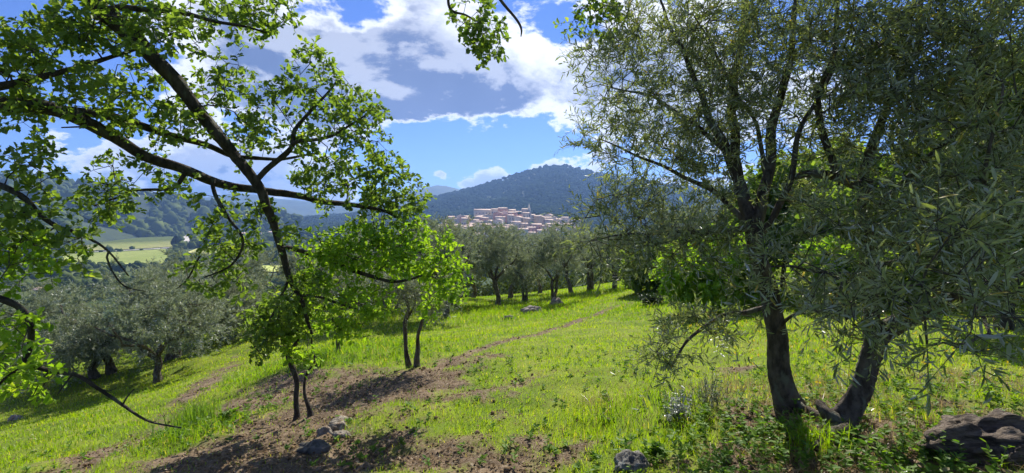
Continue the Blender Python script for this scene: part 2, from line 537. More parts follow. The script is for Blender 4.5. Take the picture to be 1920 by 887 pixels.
def grow(skel, targets, step=0.12, wig=0.25, tip=0.0022, rmax=0.02, rs=None, droop=0.0, power=2.4):
    """twigs that reach each target from the nearest wood already there -> segments, tip positions, tip directions"""
    rs = rs or RNG
    cap = len(skel) + len(targets) * 14 + 10
    pos = np.zeros((cap, 3))
    par = np.full(cap, -1)
    n0 = len(skel)
    pos[:n0] = skel
    n = n0
    d0 = np.array([np.min(np.sum((skel - t) ** 2, axis=1)) for t in targets])
    tips, tdir = [], []
    for ti in np.argsort(d0):
        t = targets[ti]
        dd = np.sum((pos[:n] - t) ** 2, axis=1)
        j = int(np.argmin(dd))
        dist = math.sqrt(dd[j])
        m = int(min(12, max(1, round(dist / step))))
        p = pos[j].copy()
        prev = j
        vec = (t - pos[j])
        bend = rs.normal(0, 1, 3) * dist * wig * 0.5
        bend[2] += dist * 0.12 - droop * dist
        for s in range(1, m + 1):
            u = s / m
            q = pos[j] + vec * u + bend * math.sin(math.pi * u) + rs.normal(0, 1, 3) * step * 0.16 * (s < m)
            pos[n] = q
            par[n] = prev
            prev = n
            n += 1
        tips.append(pos[n - 1].copy())
        dv = pos[n - 1] - (pos[par[n - 1]])
        tdir.append(dv / max(np.linalg.norm(dv), 1e-6))
    acc = np.zeros(n)
    for i in range(n - 1, n0 - 1, -1):
        if acc[i] == 0:
            acc[i] = tip ** power
        if par[i] >= n0:
            acc[par[i]] += acc[i]
    r = np.minimum(rmax, acc ** (1 / power))
    i = np.arange(n0, n)
    pp = par[i]
    r0 = np.where(pp >= n0, r[pp], r[i] * 1.15)
    return (pos[pp], pos[i], r0, r[i]), np.array(tips), np.array(tdir)


def sprays(tips, tdir, nsh, length, nleaf, L, W, spread=0.9, mode='olive', rs=None, up=0.2, tmpl=None):
    """shoots fanning out of each tip, leaves along them -> leaf tuple, shoot segments"""
    rs = rs or RNG
    T = len(tips)
    S = T * nsh
    p0 = np.repeat(tips, nsh, axis=0)
    dr = unit(np.repeat(tdir, nsh, axis=0) + rs.normal(0, spread, (S, 3)) + np.array([0, 0, up]))
    ln = length * rs.uniform(0.55, 1.25, S)
    p1 = p0 + dr * ln[:, None]
    p1[:, 2] -= 0.10 * ln
    n = S * nleaf
    si = np.repeat(np.arange(S), nleaf)
    if mode == 'olive':
        t = np.tile((np.arange(nleaf) + 0.6) / nleaf, S) + rs.uniform(-.04, .04, n)
    else:
        t = 1 - np.tile((np.arange(nleaf) / nleaf), S) ** 1.5 * 0.9
    q = p0[si] + (p1 - p0)[si] * t[:, None]
    d = dr[si]
    rad = unit(rs.normal(0, 1, (n, 3)))
    rad = unit(rad - d * np.sum(rad * d, axis=1, keepdims=True))
    if mode == 'olive':
        ld = unit(d * 0.75 + rad * 0.85 + rs.normal(0, .18, (n, 3)))
        nr = unit(np.cross(ld, np.cross(d, ld)) * 0.8 + rs.normal(0, .55, (n, 3)) + np.array([0, 0, .35]))
    else:
        ld = unit(d * 0.5 + rad * 1.0 + rs.normal(0, .25, (n, 3)) + np.array([0, 0, -0.05]))
        nr = unit(rs.normal(0, .55, (n, 3)) + np.array([0, 0, .9]) + d * 0.3)
    sc = rs.uniform(0.5, 1.3, n)
    rn = np.clip(np.repeat(rs.normal(.45, .26, T), nsh * nleaf) + rs.normal(0, .24, n), 0, 1)
    rn = np.where(rs.uniform(0, 1, n) < 0.02, 1.0, np.minimum(rn, .88))
    lv = leaves(tmpl, q, ld, nr, L * sc, W * sc * rs.uniform(.85, 1.15, n), rn)
    return lv, (p0, p1)


def add_leaves(name, lv, mat, parent):
    if isinstance(lv, tuple):
        lv = [lv]
    v, f = join([(x[0], *x[1]) for x in lv])
    return mesh_obj(name, v, f, mat, parent, rnd=np.concatenate([x[2] for x in lv]))


def blob_targets(rows, rs=None):
    """rows: px, py, rx, ry (pixels), depth, half depth, count -> points in the place"""
    rs = rs or RNG
    out = []
    for px, py, rx, ry, dep, dd, n in rows:
        k = 0
        while k < n:
            u = rs.uniform(-1, 1, 3)
            if np.dot(u, u) > 1:
                continue
            out.append(P(px + u[0] * rx, py + u[1] * ry, dep + u[2] * dd))
            k += 1
    return np.array(out)


def limb(rows, k=0.78):
    """rows: px, py, depth, width in pixels -> x,y,z,r"""
    return [(*P(px, py, d), 0.5 * k * w * d / F) for px, py, d, w in rows]


# ------------------------------------------------------------------ terrain
CTRL = [(0, 0, 0), (-2, 0, -.45), (2, 0, .25), (0, -4, .2), (-7, -4, -1.6), (7, -4, 1.1), (-4, 1.5, -.75), (4, 1, .55),
        (30, -4, 4.5), (-30, 0, -7.5), (-32, 30, -9.5), (34, 22, 2.0), (0, 45, -6.6), (-18, 48, -10), (22, 45, -3.0), (45, 45, 1.0),
        (-45, 45, -14), (0, 70, -13), (40, 75, -7), (-50, 75, -18)]
for px, py, d in [(960, 887, 3.15), (0, 887, 4.6), (1920, 887, 2.6), (1600, 800, 3.45), (1470, 772, 3.75), (1800, 855, 2.95), (1200, 800, 3.95),
                  (900, 760, 4.9), (560, 780, 5.2), (770, 690, 7.2), (640, 660, 9.5), (350, 810, 6.0), (450, 760, 6.4), (270, 725, 13), (100, 800, 7.6),
                  (430, 655, 15.5), (0, 725, 14), (830, 612, 15), (930, 573, 22), (1040, 573, 21.5), (1200, 545, 20), (1100, 600, 13),
                  (1000, 650, 8.6), (1200, 650, 7.5), (1300, 562, 15), (1600, 600, 9), (1850, 625, 7), (1100, 545, 29), (800, 565, 29),
                  (720, 592, 17), (560, 625, 17)]:
    p = P(px, py, d)
    CTRL.append(tuple(p))
CTRL = np.array(CTRL)


def _tps(r2):
    return np.where(r2 > 1e-9, 0.5 * r2 * np.log(np.maximum(r2, 1e-9)), 0)


_n = len(CTRL)
_A = np.zeros((_n + 3, _n + 3))
_d2 = ((CTRL[:, None, :2] - CTRL[None, :, :2]) ** 2).sum(-1)
_A[:_n, :_n] = _tps(_d2) + np.eye(_n) * 0.6
_A[:_n, _n] = 1
_A[:_n, _n + 1:] = CTRL[:, :2]
_A[_n:, :_n] = _A[:_n, _n:].T
_W = np.linalg.solve(_A, np.concatenate([CTRL[:, 2], np.zeros(3)]))


def sstep(x, a, b):
    t = np.clip((x - a) / (b - a), 0, 1)
    return t * t * (3 - 2 * t)


HILLS = {
    'left': (900, [(-900, 290), (-600, 300), (-200, 318), (0, 333), (60, 330), (130, 342), (230, 358), (320, 371), (400, 385), (470, 398), (560, 412)]),
    'main': (1500, [(500, 412), (600, 408), (700, 399), (760, 388), (800, 374), (860, 361), (900, 350), (940, 338), (980, 325), (1010, 317), (1040, 313),
                    (1060, 313), (1085, 319), (1120, 327), (1160, 333), (1220, 345), (1300, 352), (1500, 360), (2000, 350), (2900, 330)]),
    'far': (3000, [(-900, 380), (100, 385), (300, 378), (400, 368), (435, 361), (480, 364), (530, 372), (600, 380), (690, 378), (760, 362), (800, 350),
                   (825, 345), (850, 350), (900, 366), (1000, 384), (1300, 392)]),
}


def ridge(which, t):
    Y, rows = HILLS[which]
    px = CX + t * F
    py = np.interp(px, [r[0] for r in rows], [r[1] for r in rows])
    return CAMZ + (HOR - py) / F * Y * 1.0


FLOOR = -32.0


def hill_z(which, x, y):
    y = np.maximum(y, 1.0)
    t = x / y
    px = CX + t * F
    Y = HILLS[which][0]
    zr = ridge(which, t)
    if which == 'left':
        y0 = np.interp(px, [0, 120, 190, 300, 420], [330, 370, 500, 690, 720])
        base, pw = FLOOR - 3, 1.25
    elif which == 'main':
        y0 = np.interp(px, [500, 760, 900, 1100, 1400], [640, 560, 600, 560, 300])
        base, pw = FLOOR - 3, 1.5
    else:
        y0 = np.full_like(x, 1700.0)
        base, pw = -60, 1.3
    s = np.clip((y - y0) / (Y - y0), 0, 1) ** pw
    z = base + (zr - base) * s
    back = np.clip((y - Y) / (0.35 * Y), 0, 1)
    z = z - back * (zr - base) * 0.8
    # gullies
    nn = np.sin(x * 0.021 + np.sin(y * 0.008) * 2.0) * 6 + np.sin(x * 0.047 + y * 0.021) * 3
    return z + nn * np.clip(s * (1 - s) * 4, 0, 1) * (Y / 1500)


def far_z(x, y):
    z = np.full_like(x, FLOOR) + 1.5 * np.sin(x * 0.013) * np.cos(y * 0.011)
    z = z + 23 * np.exp(-(((x - 14) / 88) ** 2) - ((y - 640) / 105.0) ** 2)      # village mound
    z = z + 10 * np.exp(-(((x + 60) / 80) ** 2) - ((y - 620) / 120.0) ** 2)
    z = np.where(y > 150, np.maximum(z, hill_z('main', x, y) - 1.0), z)
    z = z + sstep(x, 60, 500) * 40 * (1 - sstep(y, 60, 260))
    return z


def near_z(x, y):
    x = np.asarray(x, float)
    y = np.asarray(y, float)
    r2 = (x[..., None] - CTRL[:, 0]) ** 2 + (y[..., None] - CTRL[:, 1]) ** 2
    return _tps(r2) @ _W[:_n] + _W[_n] + _W[_n + 1] * x + _W[_n + 2] * y


def gz(x, y):
    x = np.atleast_1d(np.asarray(x, float))
    y = np.atleast_1d(np.asarray(y, float))
    r = np.hypot(x, y)
    k = np.minimum(1, 62 / np.maximum(r, 1e-6))
    zn = near_z(x * k, y * k)
    zn = zn - np.maximum(r - 62, 0) * 0.22
    w = sstep(r, 75, 190)
    z = zn * (1 - w) + far_z(x, y) * w
    bump = 0.035 * np.sin(x * 2.3 + np.sin(y * 1.7)) * np.cos(y * 2.1 + x * 0.6) + 0.018 * np.sin(x * 5.3 + y * 3.1) * np.sin(y * 6.1 - x * 2)
    return z + bump * (1 - w)


def g1(x, y):
    return float(gz(x, y)[0])


def hit(px, py):
    d = pdir(px, py)
    s = 1.5
    while s < 2500:
        x, y, z = d.x * s, d.y * s, CAMZ + d.z * s
        if z <= g1(x, y):
            break
        s *= 1.01
    return np.array((x, y, g1(x, y)))


def on_ground(px, depth):
    x = (px - CX) / F * depth
    return np.array((x, depth, g1(x, depth)))


# bare earth: blobs and tracks, fixed on the ground
def _seg_d(x, y, pts):
    best = np.full(x.shape, 1e9)
    for (x0, y0), (x1, y1) in zip(pts[:-1], pts[1:]):
        dx, dy = x1 - x0, y1 - y0
        t = np.clip(((x - x0) * dx + (y - y0) * dy) / (dx * dx + dy * dy + 1e-9), 0, 1)
        best = np.minimum(best, np.hypot(x - x0 - t * dx, y - y0 - t * dy))
    return best


TRACK = [tuple(hit(*p)[:2]) for p in [(1235, 556), (1150, 578), (1080, 602), (1000, 630), (930, 645), (870, 668), (800, 705)]]
TRACK2 = [tuple(hit(*p)[:2]) for p in [(800, 705), (700, 730), (600, 760), (520, 800), (470, 887)]]
TRACK3 = [tuple(hit(*p)[:2]) for p in [(120, 887), (260, 830), (340, 770), (385, 715), (440, 668), (500, 645)]]
BARE = [(*hit(px, py)[:2], r, w) for px, py, r, w in [
    (640, 720, 1.0, 1.0), (760, 730, 1.0, .95), (500, 830, .9, .9), (620, 870, .8, .85), (680, 830, .7, .8), (860, 680, .8, .8), (700, 790, .8, .85), (560, 820, .9, 1.0), (470, 760, .9, 1.0), (420, 850, .9, .95),
    (540, 720, .8, .9), (880, 740, .6, .7), (820, 860, .6, .7), (1000, 830, .35, .6), (930, 870, .45, .7), (720, 870, .6, .7), (980, 720, .45, .5), (940, 780, .35, .5),
    (1060, 860, .3, .55), (1500, 800, .7, 1.1), (1620, 860, .65, 1.05), (1400, 870, .55, 1.0), (1390, 695, .35, .8), (1750, 830, .5, .8), (1300, 860, .3, .7), (1800, 780, .5, .7)]]


def vnoise(x, y, s, seed=0):
    """smooth value noise, vectorised"""
    x, y = x * s + seed * 17.3, y * s - seed * 9.1
    xi, yi = np.floor(x), np.floor(y)
    fx, fy = x - xi, y - yi
    fx, fy = fx * fx * (3 - 2 * fx), fy * fy * (3 - 2 * fy)

    def h(a, b):
        v = np.sin(a * 127.1 + b * 311.7 + seed * 13.7) * 43758.5453
        return v - np.floor(v)
    return (h(xi, yi) * (1 - fx) + h(xi + 1, yi) * fx) * (1 - fy) + (h(xi, yi + 1) * (1 - fx) + h(xi + 1, yi + 1) * fx) * fy


def dirt(x, y):
    b = np.zeros_like(x)
    for bx, by, r, w in BARE:
        b = np.maximum(b, w * np.exp(-((x - bx) ** 2 + (y - by) ** 2) / (r * r)))
    d1 = _seg_d(x, y, TRACK)
    b = np.maximum(b, 1.1 * np.exp(-(d1 / 0.15) ** 2))
    b = np.maximum(b, 0.95 * np.exp(-(_seg_d(x, y, TRACK2) / 0.75) ** 2))
    b = np.maximum(b, 0.60 * np.exp(-(_seg_d(x, y, TRACK3) / 0.38) ** 2))
    n = vnoise(x, y, 1.3, 1) * .4 + vnoise(x, y, 3.7, 2) * .3 + vnoise(x, y, 9.0, 3) * .3
    return np.clip((b + (n - .5) * 1.5 - .30) / .40, 0, 1) * (b > 0.05)


def build_ground():
    th_f = np.radians(np.linspace(-64, 64, 520))
    th_b = np.radians(np.linspace(64, 296, 70))[1:-1]
    th = np.concatenate([th_f, th_b])
    r = np.concatenate([np.linspace(0.15, 1.2, 10)[:-1], np.geomspace(1.2, 60, 330)[:-1], np.geomspace(60, 900, 130)[:-1], np.geomspace(900, 9000, 20)])
    R, TH = np.meshgrid(r, th, indexing='ij')
    X, Y = R * np.sin(TH), R * np.cos(TH)
    Z = np.empty_like(X)
    for i in range(len(r)):
        Z[i] = gz(X[i], Y[i])
    Dm = dirt(X, Y) * (R < 40)
    # clods on bare earth, tussocks in the grass
    Z += (R < 14) * ((vnoise(X, Y, 11, 5) - .5) * .035 * Dm + (vnoise(X, Y, 26, 6) - .5) * .02 * Dm + (vnoise(X, Y, 5, 7) - .5) * .03)
    far = sstep(R, 45, 110)
    nr, na = R.shape
    v = np.stack([X, Y, Z], axis=-1).reshape(-1, 3)
    i = np.arange(nr - 1)[:, None] * na
    j = np.arange(na)[None, :]
    j2 = (j + 1) % na
    q = np.stack([i + j, i + j2, i + na + j2, i + na + j], axis=-1).reshape(-1, 4)
    v = np.vstack([v, [[0, 0, g1(0, 0)]]])
    tri = np.stack([np.arange(na), np.full(na, len(v) - 1), (np.arange(na) + 1) % na], axis=1)
    q = q[:, ::-1]
    ext = lambda a: np.append(a.ravel(), 0.0)
    m, nt = new_mat('hillside_ground')
    tc = N(nt, 'ShaderNodeTexCoord')

    def noi(s, det=6, ro=.6):
        n = N(nt, 'ShaderNodeTexNoise')
        n.inputs['Scale'].default_value = s
        n.inputs['Detail'].default_value = det
        n.inputs['Roughness'].default_value = ro
        nt.links.new(tc.outputs['Object'], n.inputs['Vector'])
        return n.outputs[0]
    a1 = N(nt, 'ShaderNodeAttribute', attribute_name='dirt')
    a2 = N(nt, 'ShaderNodeAttribute', attribute_name='far')
    grass = mixc(nt, smooth(nt, noi(1.1), .35, .65), (0.10, 0.15, 0.016), (0.18, 0.215, 0.026))
    grass = mixc(nt, smooth(nt, noi(14, 5, .7), .55, .7), grass, (0.13, 0.10, 0.05))
    earth = mixc(nt, smooth(nt, noi(5, 8, .7), .35, .65), (0.080, 0.055, 0.034), (0.19, 0.138, 0.088))
    earth = mixc(nt, smooth(nt, noi(60, 4, .7), .52, .68), earth, (0.31, 0.25, 0.175))
    earth = mixc(nt, smooth(nt, noi(35, 4, .7), .56, .7), earth, (0.07, 0.045, 0.03))
    c = mixc(nt, a1.outputs['Fac'], grass, earth)
    farc = mixc(nt, smooth(nt, noi(0.02, 7, .6), .4, .6), (0.045, 0.07, 0.022), (0.10, 0.12, 0.04))
    c = mixc(nt, a2.outputs['Fac'], c, farc)
    b = N(nt, 'ShaderNodeBump')
    b.inputs['Strength'].default_value = 0.6
    b.inputs['Distance'].default_value = 0.02
    nt.links.new(noi(45, 6, .7), b.inputs['Height'])
    bs = N(nt, 'ShaderNodeBsdfPrincipled')
    bs.inputs['Roughness'].default_value = 0.95
    bs.inputs['Specular IOR Level'].default_value = 0.1
    nt.links.new(c, bs.inputs['Base Color'])
    nt.links.new(b.outputs[0], bs.inputs['Normal'])
    out = N(nt, 'ShaderNodeOutputMaterial')
    nt.links.new(bs.outputs[0], out.inputs[0])
    o = mesh_obj('ground', v, [q, tri], m, attrs={'dirt': ext(Dm), 'far': ext(far)}, smooth_=True)
    tag(o, 'grassy hillside with bare earth patches falling away to the valley', kind='structure')


build_ground()

M['hill'] = rough_mat('wooded_slope', (0.020, 0.034, 0.014), (0.045, 0.065, 0.022), scale=0.012, bump=0.6, bscale=0.09, dist=3)


def build_hill(which, name, label, px0, px1, nx, ny, ya, yb):
    t = (np.linspace(px0, px1, nx) - CX) / F
    y = np.linspace(ya, yb, ny)
    Yg, Tg = np.meshgrid(y, t, indexing='ij')
    X = Tg * Yg
    Z = hill_z(which, X, Yg)
    v = np.stack([X, Yg, Z], -1).reshape(-1, 3)
    i = np.arange(ny - 1)[:, None] * nx
    j = np.arange(nx - 1)[None]
    q = np.stack([i + j, i + j + 1, i + nx + j + 1, i + nx + j], -1).reshape(-1, 4)
    o = mesh_obj(name, v, q, M['hill'], smooth_=True)
    tag(o, label, kind='structure')
    return o


build_hill('left', 'hill_beside_valley', 'wooded hillside rising beyond the vineyards', -900, 560, 120, 50, 320, 1250)
build_hill('main', 'hill_behind_village', 'dark blue wooded hill rising behind the village', 500, 2900, 150, 60, 300, 2050)
build_hill('far', 'hill_on_skyline', 'far blue hills along the skyline', -900, 1300, 120, 30, 1690, 4000)


# ------------------------------------------------------------------ woods on the hills and in the valley (uncountable)
def ico(sub):
    import bmesh
    bm = bmesh.new()
    bmesh.ops.create_icosphere(bm, subdivisions=sub, radius=1)
    v = np.array([x.co[:] for x in bm.verts])
    f = np.array([[x.index for x in fc.verts] for fc in bm.faces])
    bm.free()
    return v, f


def crowns(pts, rad, sub, squash=0.9, jag=0.22, rs=RNG):
    bv, bf = ico(sub)
    n, k = len(pts), len(bv)
    jit = 1 + rs.normal(0, jag, (n, k, 1))
    sc = np.stack([rad * rs.uniform(.8, 1.2, n), rad * rs.uniform(.8, 1.2, n), rad * squash * rs.uniform(.8, 1.3, n)], -1)
    v = pts[:, None] + bv[None] * jit * sc[:, None] + np.array([0, 0, 1])[None, None] * (rad * 0.7)[:, None, None]
    f = (np.arange(n) * k)[:, None, None] + bf[None]
    return v.reshape(-1, 3), f.reshape(-1, 3), np.repeat(np.clip(rs.normal(.45, .25, n), 0, .88), k)


def in_poly(px, py, poly):
    inside = np.zeros(px.shape, bool)
    n = len(poly)
    for i in range(n):
        x0, y0 = poly[i]
        x1, y1 = poly[(i + 1) % n]
        c = ((y0 > py) != (y1 > py)) & (px < (x1 - x0) * (py - y0) / (y1 - y0 + 1e-12) + x0)
        inside ^= c
    return inside


def field_poly(pix):
    return [tuple(hit(*p)[:2]) for p in pix]


FIELDS = [
    ('vineyard_field', 'big pale green vineyard running up to the lone dark conifer', field_poly([(120, 473), (150, 450), (345, 444), (332, 463), (240, 469)]), 'field', True),
    ('vineyard_field', 'long green strip of vines below the pale farm track', field_poly([(110, 500), (120, 478), (240, 473), (310, 468), (318, 495)]), 'field_green', True),
    ('vineyard_field', 'striped vineyard with a slim cypress right of the lone conifer', field_poly([(352, 474), (372, 466), (470, 457), (480, 480), (380, 484)]), 'field', True),
    ('meadow_field', 'small bright meadow at the foot of the wooded hill', field_poly([(234, 443), (250, 433), (288, 432), (287, 443)]), 'field_green', False),
    ('meadow_field', 'straw coloured terrace above the small bright meadow', field_poly([(248, 432), (252, 426), (322, 421), (322, 426), (290, 431)]), 'field', False),
    ('meadow_field', 'pale field showing between the oak stems beneath the leaves', field_poly([(480, 512), (490, 500), (560, 500), (560, 512)]), 'field_green', False),
]
FPOLY = [f[2] for f in FIELDS]
ROADPX = [(352, 432), (356, 440), (350, 447), (352, 457), (338, 464), (300, 468), (240, 471), (120, 476)]
ROAD = [tuple(hit(*p)[:2]) for p in ROADPX]


def clear_of_fields(x, y):
    ok = np.ones(x.shape, bool)
    for p in FPOLY:
        ok &= ~in_poly(x, y, p)
    ok &= _seg_d(x, y, ROAD) > 6
    return ok


def woods():
    rs = np.random.default_rng(3)
    # hill left of the valley
    px = rs.uniform(-250, 560, 5200)
    y = 330 + (930 - 330) * rs.uniform(0, 1, 5200) ** 0.8
    x = (px - CX) / F * y
    z = hill_z('left', x, y)
    keep = (z > np.array([g1(a, b) for a, b in zip(x, y)]) - 1) & clear_of_fields(x, y)
    p = np.stack([x, y, z], -1)[keep]
    rad = np.clip(rs.lognormal(1.35, .38, len(p)), 2, 9) * (.7 + .7 * vnoise(p[:, 0], p[:, 1], .012, 5))
    v, f, r = crowns(p, rad, 2, squash=1.05, jag=.2, rs=rs)
    tag(mesh_obj('hillside_woods', v, f, M['wood_leaf'], rnd=r), 'dense mixed woods covering the hill beyond the vineyards', 'woods', kind='stuff')
    # hill behind the village
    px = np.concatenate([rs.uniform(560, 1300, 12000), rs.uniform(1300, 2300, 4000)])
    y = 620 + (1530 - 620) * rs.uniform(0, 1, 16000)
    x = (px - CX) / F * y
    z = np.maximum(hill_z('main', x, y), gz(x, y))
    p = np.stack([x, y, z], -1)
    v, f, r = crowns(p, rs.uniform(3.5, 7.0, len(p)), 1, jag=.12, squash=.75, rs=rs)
    tag(mesh_obj('mountain_woods', v, f, M['dark_woods_leaf'], rnd=r), 'dark woods covering the hill behind the village', 'woods', kind='stuff')
    # valley floor and village edges
    px = np.concatenate([rs.uniform(-200, 760, 2600), rs.uniform(700, 1500, 2600)])
    y = np.concatenate([rs.uniform(200, 760, 2600), rs.uniform(240, 760, 2600)])
    x = (px - CX) / F * y
    vill = np.exp(-(((x + 6 + (570 - y) * .25) / 100) ** 2) - ((y - 565) / 110.0) ** 2) > 0.42
    keep = clear_of_fields(x, y) & (~vill | (rs.uniform(0, 1, len(x)) < .22)) & (vnoise(x, y, 0.02, 4) > 0.25)
    # keep the line of sight over the vineyards low
    x, y = x[keep], y[keep]
    z = gz(x, y)
    p = np.stack([x, y, z], -1)
    rad = rs.uniform(2.0, 4.6, len(p))
    front = (y < 430) & (x / y < -0.5)
    rad = np.where(front, rad * 0.6, rad)
    v, f, r = crowns(p, rad, 2, rs=rs)
    tag(mesh_obj('valley_woods', v, f, M['wood_leaf'], rnd=r), 'scattered scrub and trees over the valley floor', 'woods', kind='stuff')
    # inside the village a few crowns between roofs are built with the village


woods()


def scrub():
    rs = np.random.default_rng(17)
    n = 420
    px = rs.uniform(-150, 1300, n)
    y = 34 + 170 * rs.uniform(0, 1, n) ** 1.3
    x = (px - CX) / F * y
    y = np.where(px > 780, y + 12, y)
    ok = clear_of_fields(x, y)
    x, y = x[ok], y[ok]
    n = len(x)
    rad = rs.uniform(.8, 1.9, n) * (1 + y / 160)
    k = 260
    d = unit(rs.normal(0, 1, (n, k, 3)))
    lump = 1 + .28 * np.sin(d[..., 0] * 5 + rs.uniform(0, 6, (n, 1))) * np.sin(d[..., 2] * 6 + rs.uniform(0, 6, (n, 1)))
    rr = rad[:, None] * lump * rs.uniform(.65, 1.0, (n, k))
    pos = np.stack([x, y, gz(x, y)], -1)[:, None] + d * rr[..., None] * np.array([1.1, 1.1, .9]) + np.array([0, 0, .75]) * rad[:, None, None]
    L = (rad[:, None] * rs.uniform(.18, .34, (n, k))).ravel()
    ld = unit(d.reshape(-1, 3) + rs.normal(0, .7, (n * k, 3)))
    rn = np.clip(np.repeat(rs.normal(.45, .25, n), k) + rs.normal(0, .12, n * k), 0, .88)
    v, f, r_ = leaves(T_DIAM, pos.reshape(-1, 3), ld, unit(rs.normal(0, 1, (n * k, 3)) + d.reshape(-1, 3)), L, L * .6, rn)
    tag(mesh_obj('slope_scrub', v, f, M['wood_leaf'], rnd=r_), 'dense scrub and small trees filling the slope below the grove', 'scrub', kind='stuff')


scrub()


def build_fields():
    for name, lab, poly, mat, rows in FIELDS:
        pts = np.array(poly)
        zz = gz(pts[:, 0], pts[:, 1])
        c = pts.mean(0)
        # fine sheet draped over the valley floor
        n = 16
        mn, mx = pts.min(0), pts.max(0)
        vs = np.concatenate([pts, [c]])
        ring = len(pts)
        V, Fq = [], []
        # subdivide each fan triangle so that the sheet follows the ground
        idx = 0
        for i in range(ring):
            a, b = pts[i], pts[(i + 1) % ring]
            for u in range(n):
                for w in range(n - u):
                    def q(uu, ww):
                        return c + (a - c) * uu / n + (b - c) * ww / n
                    V += [q(u, w), q(u + 1, w), q(u, w + 1)]
                    Fq.append((idx, idx + 1, idx + 2))
                    idx += 3
                    if u + w < n - 1:
                        V += [q(u + 1, w), q(u + 1, w + 1), q(u, w + 1)]
                        Fq.append((idx, idx + 1, idx + 2))
                        idx += 3
        V = np.array(V)
        Z = gz(V[:, 0], V[:, 1]) + 0.6
        o = mesh_obj(name, np.column_stack([V, Z]), np.array(Fq), M[mat])
        tag(o, lab, kind='structure')
        if rows:
            p0, p1 = [], []
            ang = math.radians(38)
            dv = np.array([math.sin(ang), math.cos(ang)])
            nv = np.array([dv[1], -dv[0]])
            s = (pts @ nv)
            for off in np.arange(s.min(), s.max(), 7.0):
                for tt in np.arange((pts @ dv).min(), (pts @ dv).max(), 5.0):
                    q = nv * off + dv * tt
                    if in_poly(q[:1], q[1:], poly)[0]:
                        z = g1(*q)
                        p0.append((*q, z + .62))
                        p1.append((*(q + dv * 5.2), z + .62))
            p0, p1 = np.array(p0), np.array(p1)
            v, f = segs_mesh(p0, p1, np.full(len(p0), .30), np.full(len(p0), .30), 5)
            vr = mesh_obj('vine_rows', v, f, M['vine'], o, rnd=RNG.uniform(0, .8, len(v)))
            vr['kind'] = 'stuff'
    # pale farm track
    r = catmull([(x, y) for x, y in ROAD], 8)
    d = unit(np.gradient(r, axis=0))
    nrm = np.stack([-d[:, 1], d[:, 0]], -1)
    wd = np.interp(np.arange(len(r)), [0, 12, 26, len(r)], [4, 9, 9, 3.0])[:, None]
    L, Rr = r + nrm * wd * .5, r - nrm * wd * .5
    v = np.concatenate([np.column_stack([L, gz(L[:, 0], L[:, 1]) + 0.9]), np.column_stack([Rr, gz(Rr[:, 0], Rr[:, 1]) + 0.9])])
    n = len(r)
    i = np.arange(n - 1)
    q = np.stack([i, i + 1, i + n + 1, i + n], 1)
    tag(mesh_obj('farm_track', v, q, M['road']), 'pale farm track between the vineyards', kind='structure')


build_fields()


# ------------------------------------------------------------------ village
def box(x0, x1, y0, y1, z0, z1):
    v = np.array([(x, y, z) for z in (z0, z1) for (x, y) in ((x0, y0), (x1, y0), (x1, y1), (x0, y1))], float)
    f = np.array([(3, 2, 1, 0), (4, 5, 6, 7), (0, 1, 5, 4), (1, 2, 6, 5), (2, 3, 7, 6), (3, 0, 4, 7)])
    return v, f


_wv, _wf = box(-.5, .5, -.06, .06, -.75, .75)
WIN_ME = mesh_obj('window', _wv, _wf, M['shutter'])
_win_me = WIN_ME.data
bpy.data.objects.remove(WIN_ME)


def house(loc, rz, w, d, h, wall, label, group='houses packed on the village hill', name='village_house', floors=2, cols=3, chimney=False, cat='house', pitch=.32):
    root = empty(name, loc, rz)
    tag(root, label, cat, group)
    rise = d * .5 * pitch
    hw, hd = w / 2, d / 2
    v = np.array([(-hw, -hd, -6), (hw, -hd, -6), (hw, hd, -6), (-hw, hd, -6), (-hw, -hd, h), (hw, -hd, h), (hw, hd, h), (-hw, hd, h), (-hw, 0, h + rise), (hw, 0, h + rise)])
    mesh_obj('wall', v, [np.array([(0, 1, 5, 4), (2, 3, 7, 6)]), np.array([(1, 2, 6, 9, 5), (3, 0, 4, 8, 7)])], M[wall], root)
    o = .45
    k = pitch
    rv = []
    for s in (-1, 1):
        y1 = s * (hd + o)
        z1 = h - o * k
        rv.append((np.array([(-hw - o, 0, h + rise + .06), (hw + o, 0, h + rise + .06), (hw + o, y1, z1 + .06), (-hw - o, y1, z1 + .06),
                             (-hw - o, 0, h + rise + .30), (hw + o, 0, h + rise + .30), (hw + o, y1, z1 + .30), (-hw - o, y1, z1 + .30)]),
                   np.array([(0, 1, 2, 3), (4, 5, 6, 7), (0, 1, 5, 4), (1, 2, 6, 5), (2, 3, 7, 6), (3, 0, 4, 7)])))
    v, f = join(rv)
    roof = mesh_obj('roof', v, f, M['tiles'], root)
    if chimney:
        v, f = box(hw * .5 - .4, hw * .5 + .4, -.2, .6, h, h + rise + 1.1)
        mesh_obj('chimney', v, f, M['wall_cream'], roof)
    for i in range(floors):
        for j in range(cols):
            wo = bpy.data.objects.new('window', _win_me)
            COL.objects.link(wo)
            wo.parent = root
            wo.location = (-hw + w * (j + .5) / cols, -hd, 1.6 + i * (h - 1.0) / floors)
    return root


